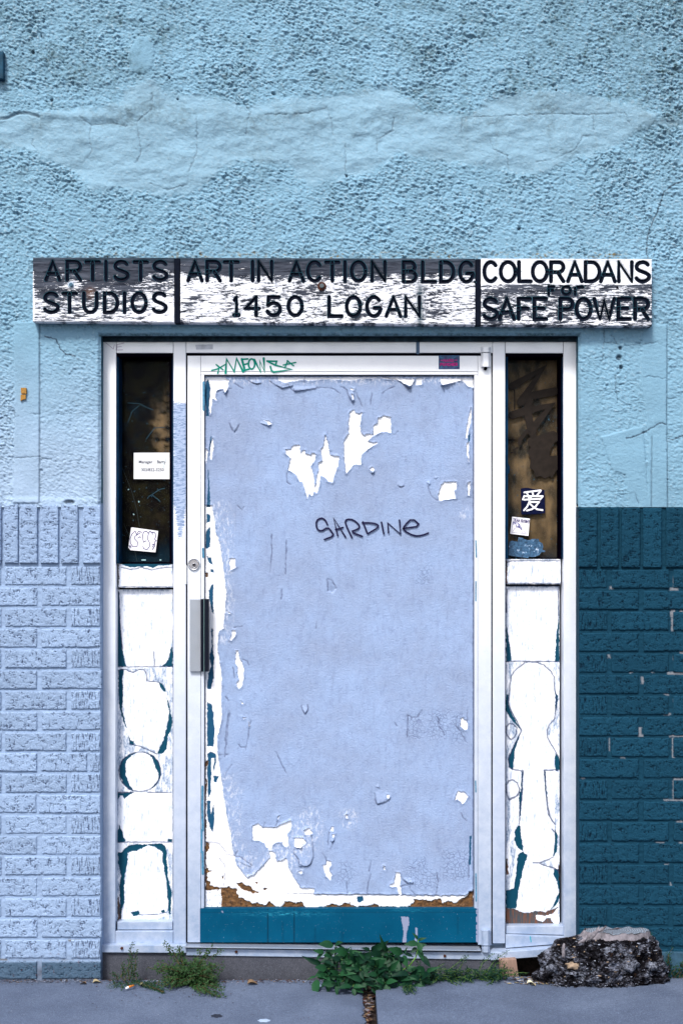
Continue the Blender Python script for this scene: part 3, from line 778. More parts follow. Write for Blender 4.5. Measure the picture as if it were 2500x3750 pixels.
wr_ = thing('brick_wall', 'dark teal-painted rough brick wall below the stucco, behind the tree stump', 'brick wall', (0, 0, 0))
BD = -.001
for i in range(20):
    y0 = 2076 + 75.9 * i; y1 = y0 + 65.5
    if i == 19: y1 = y0 + 66
    if i % 2 == 0: row = [(-620, -455), (-440, -222), (-208, 4), (20, 243), (262, 367)]
    else: row = [(-560, -345), (-330, -115), (-98, 136), (154, 367)]
    if i == 11: row = [(-560, -345), (-330, -115), (-98, 133), (143, 367)]
    if i == 9 : row = [(-560, -345), (-330, -115), (-98, 136), (150, 318), (331, 367)]
    for a, b in row: brick(wl_, a, b, y0, y1, BD, 'L')
for a, b in ((-505, -440), (-430, -365), (-352, -288), (-276, -214), (-201, -140), (-128, -66), (-53, 5), (16, 66), (72, 137), (149, 216), (225, 287), (303, 367)):
    brick(wl_, a, b, 1848, 2062, BD - .007, 'L', True, 'soldier_brick')
for i in range(19):
    y0 = 2086 + 77.2 * i; y1 = y0 + 67
    if i % 2 == 0: row = [(2120, 2221), (2238, 2446), (2464, 2680), (2696, 2900)]
    else: row = [(2120, 2336), (2355, 2575), (2592, 2800), (2816, 2960)]
    for a, b in row: brick(wr_, a, b, y0, y1, BD, 'R')
for a, b in ((2118, 2184), (2198, 2264), (2276, 2343), (2354, 2421), (2437, 2503), (2518, 2582), (2596, 2662), (2676, 2742), (2756, 2822), (2836, 2900)):
    brick(wr_, a, b, 1859, 2077, BD - .007, 'R', True, 'soldier_brick')
def mortar(par, x0, x1, y0, y1, mat, bare, grime_y):
    xs = axis(x0, x1, 3.5); ys = axis(y0, y1, 3.5); X, Y = np.meshgrid(xs, ys)
    H = 2.2 * fbm(X / 24, Y / 14, 3, 5) + 1.6 * fbm(X / 7, Y / 6, 2, 6) - 1.0
    b = poly_sdf(X, Y, bare, 5, 7, 12) / 2
    H += 0 * b
    gr = np.clip(sstep(grime_y, grime_y + 90, Y) * (.6 + .5 * fbm(X / 40, Y / 30, 3, 9)), 0, 1)
    sheet('mortar_bed', xs, ys, H, .0012, mat, par, dict(bare=np.clip(b, 0, 1), grime=gr), None, .28)
def rect(a, b, c, d_): return [(a, b), (c, b), (c, d_), (a, d_)]
mortar(wl_, -640, 368, 1842, 3600, M_MOL, [rect(180, 3515, 275, 3528), rect(0, 3510, 30, 3530), rect(60, 3517, 130, 3528), rect(250, 3440, 300, 3449)], 3480)
bare = [rect(2230, 2146, 2248, 2158), rect(2450, 2150, 2482, 2164), rect(2462, 2112, 2474, 2160), rect(2452, 2232, 2470, 2262), rect(2488, 2234, 2500, 2244), rect(2455, 2262, 2464, 2312),
        rect(2222, 2396, 2234, 2410), rect(2486, 2384, 2520, 2396), rect(2462, 2404, 2470, 2420), rect(2440, 2460, 2520, 2472), rect(2466, 2450, 2478, 2462), rect(2302, 2458, 2318, 2466),
        rect(2384, 2458, 2394, 2466), rect(2344, 2478, 2362, 2506), rect(2464, 2556, 2478, 2606), rect(2428, 2540, 2448, 2547), rect(2426, 2612, 2456, 2620), rect(2336, 2662, 2348, 2696),
        rect(2264, 2686, 2276, 2694), rect(2334, 2688, 2354, 2698), rect(2140, 2684, 2154, 2692), rect(2446, 2690, 2520, 2700), rect(2458, 2700, 2468, 2776), rect(2226, 2702, 2232, 2750),
        rect(2270, 2772, 2290, 2778), rect(2124, 2844, 2140, 2854), rect(2464, 2850, 2520, 2862), rect(2460, 2860, 2472, 2925), rect(2426, 2926, 2510, 2934), rect(2474, 3004, 2498, 3014), rect(2398, 3082, 2432, 3089),
        rect(2484, 3084, 2500, 3092), rect(2430, 3162, 2446, 3172), rect(2450, 3230, 2458, 3244)]
mortar(wr_, 2118, 2960, 1856, 3600, M_MOT, bare, 3480)
pbox('base_course', 2118, 3485, 2960, 3600, -.004, .02, simple('blue_rendered_base', (.035, .085, .13), .8, 0, .4, 30, .8, 200), wr_, .004)

CAULK = simple('dark_teal_caulk', (.012, .035, .055), .8, 0, .6, 60, .8, 120)
pbox('caulk_joint', 366, 1846, 376, 3600, .058, .1, CAULK, wl_, 0); pbox('caulk_joint', 2109, 1858, 2120, 3600, .058, .1, CAULK, wr_, 0)
pbox('head_caulk', 369, 1233, 2117, 1250, .050, .1, simple('dark_head_caulk', (.02, .04, .055), .85, 0, .6, 50, 1, 150), wall, .003)  # dark strip closing the space above the head rail
# small things on the stucco
t = thing('wall_tag', 'small broken ochre wooden tag fixed on the smooth strip of the stucco wall', 'tag', P(87, 1440, -.006))
plate('upper_piece', [(77, 1420), (97, 1420), (97, 1441), (78, 1441)], -.016, .010, M_OCHRE, t)
plate('lower_piece', [(77, 1445), (95, 1445), (95, 1462), (87, 1462), (76, 1468)], -.014, .008, M_OCHRE, t)
t = thing('wall_bracket', 'dark blue metal box fixed to the stucco at the left edge, near the top', 'bracket', P(-10, 240, 0))
pbox('cover', -60, 186, 13, 288, -.03, .045, simple('dark_blue_metal', (.01, .05, .09), .5, 0, .4, 40, .3), t, .003)
# ------------------------------------------------------------------ signboard with routed letters
SD = -.048
sg = thing('signboard', 'long flaking black and white wooden sign with routed capital letters above the door', 'sign', P(1250, 1070, -.02))
def glyph(ch, x0, x1, y0, y1):
    def T(l): return [(x0 + a * (x1 - x0), y0 + b * (y1 - y0)) for a, b in l]
    g = {
        'A': [[(0, 1), (.5, 0), (1, 1)], [(.2, .66), (.8, .66)]], 'I': [[(.5, 0), (.5, 1)]], 'T': [[(0, .02), (1, .02)], [(.5, .04), (.5, 1)]],
        'L': [[(0, 0), (0, 1), (1, 1)]], 'N': [[(0, 1), (0, 0), (1, 1), (1, 0)]], 'W': [[(0, 0), (.28, 1), (.5, .1), (.74, 1), (1, 0)]],
        'E': [[(1, 0), (0, 0), (0, 1), (1, 1)], [(0, .48), (.8, .48)]], 'F': [[(1, 0), (0, 0), (0, 1)], [(0, .47), (.8, .47)]], 'M': [[(0, 1), (0, 0), (.5, .7), (1, 0), (1, 1)]],
        'H': [[(0, 0), (0, 1)], [(1, 0), (1, 1)], [(0, .5), (1, .5)]], 'Y': [[(0, 0), (.5, .5), (.5, 1)], [(1, 0), (.5, .5)]], 'K': [[(0, 0), (0, 1)], [(1, 0), (0, .55)], [(.35, .38), (1, 1)]],
        'X': [[(1, 0), (0, 0)], [(1, 0), (1, 1), (0, 1)], [(1, .5), (.2, .5)]],      # reversed E
        '-': [[(0, .5), (1, .5)]],
        'O': [arc(.5, .5, .5, .5, 0, 345, 26) + [(1, .5)]], '0': [arc(.5, .5, .5, .5, 0, 345, 26) + [(1, .5)]],
        'C': [arc(.52, .5, .52, .5, -42, -318, 22)], 'U': [[(0, 0), (0, .6)] + arc(.5, .62, .5, .38, 180, 0, 12) + [(1, 0)]],
        'G': [arc(.52, .5, .52, .5, -42, -345, 22) + [(1.0, .58), (.55, .58)]],
        'D': [[(0, 0), (0, 1), (.4, 1)] + arc(.4, .5, .6, .5, 90, -90, 14) + [(0, 0)]],
        'P': [[(0, 1), (0, 0), (.55, 0)] + arc(.6, .26, .4, .26, -90, 90, 10) + [(0, .52)]],
        'R': [[(0, 1), (0, 0), (.55, 0)] + arc(.6, .26, .4, .26, -90, 90, 10) + [(0, .52)], [(.55, .54), (1, 1)]],
        'B': [[(0, 1), (0, 0), (.5, 0)] + arc(.55, .235, .36, .235, -90, 90, 9) + [(0, .47)], [(.5, .48)] + arc(.58, .735, .42, .265, -90, 90, 9) + [(0, 1)]],
        'S': [arc(.5, .25, .46, .25, -28, -200, 12) + [(.2, .42), (.5, .5), (.8, .58)] + arc(.5, .75, .5, .25, -20, 160, 12)],
        '1': [[(.1, .17), (.48, 0), (.48, 1)], [(.0, .99), (.96, .99)]], '4': [[(.78, 1), (.78, 0), (0, .62), (1, .62)]],
        '5': [[(.9, 0), (.12, 0), (.06, .46)] + arc(.5, .66, .5, .34, -140, 160, 16)],
        '.': [[(0, 0), (.4, .4)]], 'r': [[(0, 1), (0, .25)], [(0, .3), (.3, .08), (1, .08)]]}
    return [T(l) for l in g[ch]]
LET = []
def row(txt, spans, y0, y1, w):
    i = 0
    for ch in txt.replace(' ', ''):
        a, b = spans[i]; i += 1; h = w / 2
        if ch == 'I': c = (a + b) / 2; LET.append((ch, glyph(ch, c - 1, c + 1, y0 + h, y1 - h), w))
        else: LET.append((ch, glyph(ch, a + h, b - h, y0 + h, y1 - h), w))
row('ARTISTS', [(163, 225), (241, 301), (310, 370), (383, 395), (415, 475), (486, 546), (557, 617)], 952, 1031, 12)
row('STUDIOS', [(158, 219), (226, 286), (302, 361), (378, 437), (451, 463), (479, 541), (556, 614)], 1068, 1150, 12)
row('ARTIN', [(683, 746), (753, 812), (816, 878), (919, 931), (941, 1001)], 952, 1034, 12)
row('ACTION', [(1054, 1117), (1121, 1181), (1187, 1246), (1257, 1269), (1281, 1344), (1356, 1415)], 953, 1035, 12)
row('BLDG.', [(1471, 1528), (1541, 1599), (1607, 1666), (1677, 1736), (1731, 1740)], 954, 1038, 12)
row('1450', [(851, 882), (893, 955), (972, 1032), (1050, 1112)], 1082, 1161, 12)
row('LOGAN', [(1199, 1257), (1263, 1325), (1337, 1398), (1408, 1472), (1479, 1541)], 1082, 1164, 12)
row('COLORADANS', [(1766, 1824), (1826, 1892), (1893, 1949), (1943, 2008), (2010, 2068), (2072, 2135), (2136, 2200), (2192, 2256), (2258, 2318), (2321, 2381)], 954, 1037, 12.5)
row('FOr', [(2003, 2032), (2053, 2092), (2100, 2138)], 1045, 1083, 9)
row('SAFEPOWER', [(1765, 1826), (1822, 1888), (1891, 1946), (1949, 2005), (2044, 2102), (2103, 2168), (2168, 2254), (2256, 2311), (2317, 2378)], 1088, 1175, 13)
LET[-1][1][0][:] = LET[-1][1][0]
# shift the full stop down
for i, (ch, ls, w) in enumerate(LET):
    if ch == '.': LET[i] = (ch, [[(1736, 1033), (1738, 1034)]], 5)
def bord(x0, x1, seed):
    xs = axis(x0, x1, 2.6); ty = lambda x: 942 + (x - 121) * .0028; by = lambda x: 1178 + (x - 121) * .0076
    vs = axis(0, 1, 1 / 92); X, V_ = np.meshgrid(xs, vs); Y = ty(X) + (by(X) - ty(X)) * V_
    gx = X; gy = Y
    kn = [(332, 1075, 20), (1168, 1062, 26), (1700, 1110, 42), (560, 1020, 18), (2150, 1020, 12), (740, 1020, 16), (1080, 1150, 22), (2010, 1165, 18)]
    defl = 0; near = 0
    for kx, ky, kr in kn:
        dx = X - kx; dy = Y - ky; r2 = (dx / 2.6) ** 2 + dy ** 2
        defl = defl + np.tanh(dy / 7) * kr * 1.35 * np.exp(-r2 / (kr * 1.9) ** 2); near = near + np.exp(-(dx ** 2 + dy ** 2) / kr ** 2)
    GY = Y - defl
    grain = fbm(X / 80, GY / 5.4, 4, seed, .72); fine = fbm(X / 30, GY / 3.4, 3, seed + 4, .7)
    big = fbm(X / 75 + .02 * GY, GY / 26, 4, seed + 9, .6) * 1.9
    if x0 < 600: bias = -.34 + .8 * np.exp(-((X - 610) / 45) ** 2 - ((Y - 998) / 14) ** 2) + .9 * np.exp(-((X - 224) / 12) ** 2 - ((Y - 984) / 9) ** 2) + .7 * sstep(130, 123, X) + .45 * np.exp(-((X - 265) / 30) ** 2 - ((Y - 1045) / 16) ** 2) + .55 * sstep(1010, 1165, Y) + .35 * sstep(450, 600, X) * sstep(1000, 1025, Y) - .45 * sstep(1015, 985, Y) + .15 * np.exp(-((X - 290) / 60) ** 2 - ((Y - 1055) / 22) ** 2)
    elif x0 < 1700: bias = .32 - .95 * sstep(1030, 985, Y + 16 * fbm(X / 70, Y * 0, 2, 3)) + .5 * np.exp(-((X - 665) / 22) ** 2 - ((Y - 1010) / 40) ** 2) + .45 * np.exp(-((X - 1640) / 22) ** 2 - ((Y - 1010) / 18) ** 2) - .35 * np.exp(-((X - 1155) / 70) ** 2 - ((Y - 1070) / 22) ** 2) + .5 * np.exp(-((X - 890) / 25) ** 2 - ((Y - 985) / 12) ** 2) - .25 * np.exp(-((X - 1610) / 60) ** 2 - ((Y - 1130) / 28) ** 2)
    else: bias = .0 + 1.1 * sstep(1046, 1034, Y) - .35 * np.exp(-((X - 1930) / 140) ** 2 - ((Y - 1062) / 14) ** 2) + .12 * sstep(1150, 1180, Y) - .45 * sstep(1762, 1756, X + 3 * fine)
    w = bias - (.16 if x0 < 600 else .21 if x0 < 1700 else .15) + .85 * grain + .45 * fine + .40 * big
    st = .8 * np.exp(-((X - 1537) / 13) ** 2) * sstep(1010, 1060, Y) * (x0 > 600) * (x0 < 1700) + .35 * sstep(966, 946, Y)
    H = 1.2 * grain + .7 * fine + .6 * np.clip(w * 3, -1, 1)
    ds = np.full(X.shape, 50.)
    for ch, ls, lw in LET:
        lx = [p[0] for l in ls for p in l]
        if max(lx) < x0 - 20 or min(lx) > x1 + 20: continue
        ds = np.minimum(ds, line_dist(X, Y, ls, 0, 0, 14) - lw / 2)
    H -= 6.5 * sstep(1.5, -3.5, ds)
    H -= .8 * sstep(3, 0, ds)
    edge = np.minimum(np.minimum(X - x0, x1 - X), np.minimum(Y - ty(X), by(X) - Y)); H -= 2.5 * (1 - sstep(0, 4, edge + 1.5 * fine))
    kk = (x0 < 600) * .8 * np.exp(-((X - 332) ** 2 + (Y - 1072) ** 2) / 19 ** 2)
    # sheet with sheared rows
    o = sheet('board', xs, np.linspace(0, 1, len(vs)), H, SD, M_SIGN, sg, dict(w=w, kn=kk, st=np.clip(st, 0, 1)), None, .046)
    me = o.data; n = len(me.vertices); co = np.empty(n * 3); me.vertices.foreach_get('co', co); co = co.reshape(-1, 3)
    k = (D + SD) / D; main = X.size
    co[:main, 2] = Z0 + (HY - Y.ravel()) * S * k
    idx = np.arange(main).reshape(X.shape); ring = np.concatenate([idx[0, :], idx[1:, -1], idx[-1, -2::-1], idx[-2:0:-1, 0]])
    co[main:, 2] = co[ring, 2]
    me.vertices.foreach_set('co', co.ravel()); me.update()
bord(121, 638, 101); bord(661, 1739, 140); bord(1760, 2385, 180)
for x0, x1 in ((639.5, 659.5), (1740.5, 1758.5)):
    pbox('divider', x0, 943.5 + x0 * .0028, x1, 1178 + x0 * .0074, SD + .0035, .04, M_LETTER, sg, .001)
for ch, ls, w in LET:
    V, F = stroke_geo(ls, w + 1.6, SD - .0006, .0045); mk('letter', V, F, M_LETTER, sg)
    rim = stroke_geo(ls, w + 3.6, SD + .0003, .004)
    mk('letter_edge', rim[0], rim[1], M_LIP, sg)['kind'] = 'stuff'
t = disc('bolt', 260, 1043, 12, SD - .003, .006, simple('grey_washer', (.35, .42, .5), .5, .5), sg); disc('bolt_head', 260, 1042, 7, SD - .010, .008, simple('blue_steel_bolt', (.06, .12, .17), .4, .4), t)
t = disc('bolt', 1178, 1048, 16, SD - .004, .007, M_RUST, sg); disc('bolt_head', 1178, 1046, 8, SD - .011, .009, simple('dark_bolt_head', (.10, .12, .13), .5, .3), t)
disc('nail_hole', 2259, 1054, 5, SD - .002, .003, M_DARK, sg)

# ------------------------------------------------------------------ door frame with sidelights
FD = .065; TH = .11
fr = thing('door_frame', 'weathered pale aluminium storefront frame with two sidelights around the lavender door', 'door frame', P(1243, 3480, FD))
def J(name, x0, y0, x1, y1, d=FD, th=TH, mat=None, bev=.0012, q=None): return pbox(name, x0, y0, x1, y1, d, th, mat or M_ALU, fr, bev, q)
J('jamb', 375, 1250, 425.5, 3452, q=[(379, 1250), (426, 1250), (422, 3453), (371, 3453)])
J('jamb', 2061, 1250, 2108, 3452, q=[(2061.5, 1250), (2108, 1250), (2113, 3445), (2064, 3445)])
for x0, x1 in ((635.5, 681), (1803.5, 1848.5)):
    xs_ = np.concatenate([[x0, x0 + .7], axis(x0 + 3, x1 - 3, 4), [x1 - .7, x1]]); ys_ = np.concatenate([[1250, 1251], axis(1254, 3450, 6), [3453, 3454]])
    X, Y = np.meshgrid(xs_, ys_)
    e = np.minimum(X - x0, x1 - X); H = -1.2 * (1 - sstep(0, 1.5, e))
    if x0 < 1000:
        w = poly_sdf(X, Y, [[(632, 1472), (690, 1475), (690, 1700), (690, 1990), (632, 1990)]], 2, 3) - 22 * sstep(1780, 1980, Y); w = np.minimum(w, 20)
        w = np.maximum(w, -12 + 0 * w); w = np.where(Y > 1990, -60, w); w = np.where(Y < 1470, -60, w)
    else: w = X * 0 - 60
    sheet('mullion', xs_, ys_, H, FD, M_MULL, fr, dict(w=w), None, TH)
J('head_rail', 427.2, 1250, 634, 1292.5); J('head_rail', 682.6, 1250, 1802, 1292.0); J('head_rail', 1850, 1250, 2060, 1293.0)
J('gap_shade_strip', 400, 1252, 2090, 1306, FD + .008, .02, M_DARK, 0); J('gap_shade_strip', 680, 1306, 690, 3456, FD + .010, .02, M_DARK, 0); J('gap_shade_strip', 1795, 1306, 1806, 3456, FD + .010, .02, M_DARK, 0)  # near-black fillers that paint the shade inside the frame gaps
# threads of blue paint drip over the head rail
strokes('paint_drip', [[(1529, 1250), (1529, 1291)]], 13, FD - .0006, simple('blue_black_drip', (.10, .16, .25), .6), fr)
strokes('pencil_mark', [[(388, 1255), (416, 1278), (420, 1262)], [(455, 1256), (430, 1262), (428, 1282), (450, 1281)], [(429, 1271), (446, 1269)]], 2.2, FD - .0008, simple('faint_pencil', (.50, .42, .52), .8), fr)
# sidelights
GD = .150
def sidelight(x0, x1, ytop, yrail0, yrail1, left):
    # channel strips around the glass, recessed
    pbox('glazing_channel', x0, ytop, x0 + 9, yrail0, FD + .012, .14, M_JAMBBLUE, fr, .001)
    pbox('glazing_channel', x1 - 4, ytop, x1, yrail0, FD + .012, .14, M_JAMBBLUE, fr, .001); pbox('glazing_gasket', x1 - 13, ytop, x1 - 4.2, yrail0, FD + .03, .12, M_DARK, fr, 0)
    pbox('glazing_gasket', x0 + 9, ytop, x1 - 13, ytop + 15, FD + .012, .14, M_DARK, fr, .001)
    xs_ = axis(x0 + 2, x1 - 2, 5); ys_ = axis(ytop + 2, yrail0, 5); X, Y = np.meshgrid(xs_, ys_)
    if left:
        br = 1.3 * np.exp(-((X - 600) / 55) ** 2 - ((Y - 1560) / 105) ** 2) * sstep(540, 580, X + 10 * fbm(X / 30, Y / 30, 2, 5)) + .07 * np.exp(-((X - 560) / 60) ** 2 - ((Y - 1900) / 60) ** 2)  # soft brown patch paints a blurred street reflection onto the backing
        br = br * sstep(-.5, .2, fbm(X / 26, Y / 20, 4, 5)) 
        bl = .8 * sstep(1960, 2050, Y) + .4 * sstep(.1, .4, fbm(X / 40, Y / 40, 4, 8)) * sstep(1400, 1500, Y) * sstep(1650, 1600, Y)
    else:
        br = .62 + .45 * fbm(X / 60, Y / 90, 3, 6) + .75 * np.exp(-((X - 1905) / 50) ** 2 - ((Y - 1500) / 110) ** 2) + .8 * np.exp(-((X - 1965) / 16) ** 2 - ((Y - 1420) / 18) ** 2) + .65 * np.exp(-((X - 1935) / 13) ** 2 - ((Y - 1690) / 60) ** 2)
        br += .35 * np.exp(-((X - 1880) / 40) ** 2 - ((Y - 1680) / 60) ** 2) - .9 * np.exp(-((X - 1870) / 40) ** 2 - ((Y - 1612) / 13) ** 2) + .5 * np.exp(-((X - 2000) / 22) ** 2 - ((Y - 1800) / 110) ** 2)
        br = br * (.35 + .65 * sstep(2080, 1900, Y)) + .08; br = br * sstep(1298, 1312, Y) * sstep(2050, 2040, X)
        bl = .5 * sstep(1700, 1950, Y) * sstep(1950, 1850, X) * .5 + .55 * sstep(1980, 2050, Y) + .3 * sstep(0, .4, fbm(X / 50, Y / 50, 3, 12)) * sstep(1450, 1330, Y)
    sheet('film_with_reflection', xs_, ys_, X * 0, GD + .012, M_BACK, fr, dict(br=np.clip(br, 0, 1), bl=np.clip(bl, 0, 1)))
    c = [P(x0 + 1, ytop + 1, GD), P(x1 - 1, ytop + 1, GD), P(x1 - 1, yrail0 + 6, GD), P(x0 + 1, yrail0 + 6, GD)]
    g = mk('glass_pane', c, [(0, 3, 2, 1)], M_GLASS, fr)
    return g
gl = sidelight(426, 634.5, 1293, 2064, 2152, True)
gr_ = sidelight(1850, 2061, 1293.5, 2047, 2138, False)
J('mid_backer', 426, 2058, 634.5, 3400, GD + .005, .01, M_DARK, 0); J('mid_backer', 1850, 2042, 2061, 3400, GD + .005, .01, M_DARK, 0)
# graffiti on the right pane
U = lambda l: u(l, 1850, 1290, .1829)
V, F = stroke_geo([U([(135, 680), (740, 330), (300, 1000)]), U([(360, 930), (520, 870), (980, 780)]), U([(130, 1260), (380, 1180), (900, 1070), (560, 1500)]), U([(470, 1000), (430, 1150), (520, 1600)])], 29, GD - .001)
mk('graffiti', V, F, M_SPRAY, gr_)
plate('graffiti', U([(520, 1500), (620, 1500), (610, 1680), (740, 1640), (950, 1570), (1050, 1620), (1050, 1760), (960, 1830), (900, 1940), (880, 2080), (1070, 2060), (1075, 2300), (980, 2420), (930, 2520), (880, 2480), (780, 2530), (700, 2480), (600, 2500), (560, 2360), (480, 2330), (500, 2150), (440, 1990), (500, 1900), (440, 1850), (450, 1760), (500, 1680)]), GD - .0016, .0004, M_SPRAY, gr_)
strokes('graffiti', [U([(178, 760), (178, 1140)]), U([(910, 1180), (905, 1320)])], 4.5, GD - .002, M_SPRAY, gr_)
strokes('graffiti', [U([(440, 1560), (290, 1740), (280, 1830)])], 13, GD - .0022, M_SPRAY, gr_)
strokes('graffiti', [U([(150, 1960), (240, 1910)]), U([(110, 2010), (190, 2000)])], 6, GD - .002, M_SPRAY, gr_)
# scratches on the left pane
M_SCR = simple('pale_scratch', (.015, .05, .075), .6, 0, .4, 200)
UL = lambda l: u(l, 420, 1620, .2126)
strokes('scratch', [UL([(570, 965), (590, 930), (640, 905), (700, 860), (780, 810), (860, 790)]), UL([(650, 905), (700, 950), (740, 975), (785, 1020)])], 2.6, GD - .001, M_SCR, gl)
strokes('scratch', [u([(920, 540), (1000, 545), (1060, 575), (1100, 590)], 0, 1200, .5102), u([(1000, 560), (950, 600), (920, 680)], 0, 1200, .5102), u([(1050, 800), (1110, 720), (1180, 715)], 0, 1200, .5102)], 2.4, GD - .001, M_SCR, gl)
strokes('scratch', [UL([(120, 400), (300, 850), (380, 1150), (430, 1450)]), UL([(160, 1400), (330, 1800), (390, 2050)])], 1.1, GD - .001, simple('hair_scratch', (.03, .045, .05), .6), gl)
strokes('scratch', [UL([(325, 1235), (335, 1245)]), UL([(236, 815), (246, 808)]), UL([(418, 1015), (420, 1028)]), UL([(88, 1768), (98, 1755)]), UL([(470, 2026), (535, 2026)]), UL([(780, 2026), (800, 2026)])], 3.2, GD - .001, simple('white_fleck', (.45, .7, .75), .6), gl)

# painted infill: rail box + long panel with peeled-away cut-out shapes
def painted(name, x0, x1, y0, y1, d, back, teal=(), brown=(), lines=(), scrape=None, white=(), parent=None, wob=5.5, step=2.6, mat=None, lw=2.0, clean=()):
    xs_ = axis(x0, x1, step); ys_ = axis(y0, y1, step); X, Y = np.meshgrid(xs_, ys_)
    te = poly_sdf(X, Y, teal, wob, 5, 16); br = poly_sdf(X, Y, brown, 9, 6, 18); br = np.minimum(br, -poly_sdf(X, Y, clean, 7, 16, 10)) if clean else br; ld = line_dist(X, Y, lines, 2.5, 9)
    s = X * 0
    if scrape:
        s = sstep(-2, 3, poly_sdf(X, Y, scrape, 5, 7, 20)); s = s * (1 - sstep(-2, 2, poly_sdf(X, Y, white, 3, 8, 20))) if white else s
    edge = np.minimum(np.minimum(X - x0, x1 - X), np.minimum(Y - y0, y1 - Y))
    s = np.maximum(s, .9 * sstep(9, 2, edge + 5 * fbm(X / 20, Y / 20, 3, 61)))
    k = np.clip(1.5 - ld / lw, 0, 1)
    H = -1.8 * sstep(-1, 1.5, te) - 2.5 * sstep(-1, 2, br) - 1.0 * k + .5 * fbm(X / 12, Y / 40, 3, 5) + .25 * fbm(X / 5, Y / 9, 2, 15) + np.where(np.abs(te) < 4, .8 * (1 - np.abs(te) / 4) * (te < 0), 0)
    return sheet(name, xs_, ys_, H, d, mat or M_PANEL, parent or fr, dict(t=te, b=br, s=np.clip(s, 0, 1), k=k), None, back)
painted('rail_box', 432, 632.5, 2066, 2152, .098, .05, teal=[[(440, 2062), (630, 2062), (620, 2070), (580, 2072), (560, 2082), (540, 2074), (480, 2078), (450, 2070)]], brown=[[(430, 2066), (436, 2066), (435, 2152), (430, 2152)]],
        lines=[[(445, 2078), (480, 2086), (520, 2078), (555, 2088), (590, 2080), (628, 2078)], [(432, 2150), (632, 2150)]])
painted('rail_box', 1851, 2051, 2048, 2139, .098, .05, teal=[], brown=[[(1849, 2050), (1857, 2055), (1856, 2139), (1849, 2139)]], lines=[[(1857, 2060), (1870, 2054), (2048, 2054)], [(1851, 2137), (2051, 2137)]])
z6 = lambda l: u(l, 0, 2000, .5102)
z1 = lambda l: u(l, 0, 2900, .5421)
tealL = [z6([(845, 320), (858, 330), (862, 560), (880, 740), (905, 866), (845, 866)]), z6([(1160, 866), (1190, 840), (1215, 790), (1225, 740), (1240, 720), (1240, 868)]),
         z6([(850, 890), (888, 884), (880, 960), (885, 1060), (878, 1180), (905, 1280), (920, 1350), (935, 1395), (962, 1405), (960, 1430), (928, 1420), (915, 1330), (880, 1240), (858, 1140), (850, 1000)]),
         z6([(1142, 975), (1170, 990), (1195, 1045), (1175, 1045), (1150, 1015)]),
         z6([(1192, 1080), (1215, 1120), (1228, 1200), (1240, 1270), (1225, 1320), (1205, 1370), (1200, 1450), (1170, 1490), (1130, 1492), (1150, 1440), (1170, 1400), (1190, 1330), (1212, 1230), (1215, 1180)]),
         z6([(960, 1762), (920, 1745), (880, 1700), (858, 1640), (856, 1580), (880, 1530), (920, 1500), (960, 1485), (1000, 1478), (960, 1495), (915, 1530), (900, 1580), (905, 1640), (925, 1700)]),
         z6([(1050, 1480), (1095, 1500), (1140, 1550), (1158, 1610), (1150, 1670), (1120, 1720), (1070, 1760), (1100, 1725), (1135, 1680), (1140, 1630), (1110, 1580), (1095, 1520)]),
         z6([(850, 1770), (960, 1768), (925, 1790), (895, 1815), (880, 1790), (855, 1790)]), z1([(800, 0), (810, 30), (795, 60), (790, 30)]),
         z1([(795, 340), (790, 280), (810, 220), (825, 260), (835, 300), (850, 332), (840, 340)]), z1([(1130, 340), (1135, 320), (1165, 318), (1165, 340)]),
         z1([(795, 410), (830, 405), (855, 375), (870, 358), (1100, 350), (1125, 380), (1130, 500), (1135, 560), (1160, 680), (1155, 830), (1140, 830), (1125, 600), (1100, 470), (1095, 400), (1050, 375), (1000, 360), (930, 395), (862, 410), (865, 480), (845, 560), (840, 650), (845, 740), (825, 790), (820, 860), (800, 860), (812, 760), (805, 640), (820, 560), (800, 480)]),
         z1([(885, 815), (940, 805), (945, 830), (900, 838)]), z1([(1090, 800), (1108, 792), (1120, 815), (1095, 818)])]
scrL = [z6([(850, 875), (1238, 875), (1238, 1768), (850, 1768)]), z1([(790, 345), (1165, 345), (1165, 870), (790, 870)])]
whiteL = [z6([(855, 882), (900, 884), (925, 900), (960, 908), (1000, 884), (1035, 890), (1055, 925), (1052, 968), (1140, 975), (1195, 1080), (1225, 1200), (1190, 1350), (1150, 1480), (960, 1410), (930, 1420), (885, 1200), (855, 1100)]),
          z6(arc(1005, 1620, 145, 145, 0, 345, 20)), z1([(862, 410), (930, 395), (1000, 360), (1050, 375), (1095, 400), (1100, 470), (1125, 600), (1125, 830), (1060, 860), (820, 860), (845, 740), (840, 650), (865, 480)]),
          z1([(800, 350), (850, 355), (830, 400), (795, 410)])]
linesL = [z6([(845, 868), (1240, 866)]), z6([(860, 886), (905, 884), (925, 900), (960, 908), (1000, 884), (1035, 890), (1055, 925), (1052, 968), (1100, 972), (1142, 978)]), z6([(1105, 760), (1110, 866)]),
          z6(arc(1005, 1620, 150, 142, 0, 360, 30)), z6([(850, 1768), (960, 1768)]), z6([(1060, 1768), (1230, 1770)]), z6([(935, 1420), (1010, 1440), (1130, 1492)]), z1([(790, 340), (1165, 340)]), z6([(852, 330), (862, 560), (880, 740)]),
          z1([(940, 832), (1060, 828), (1125, 815)])]
painted('infill_panel', 430, 633, 2159, 3374, .118, .03, teal=tealL, brown=[z1([(795, 700), (812, 760), (815, 860), (795, 870)]), z1([(785, 40), (793, 60), (790, 180), (784, 120)])], lines=linesL, scrape=scrL, white=whiteL)
z5 = lambda l: u(l, 1700, 2100, .5102)
z3 = lambda l: u(l, 1650, 2900, .5421)
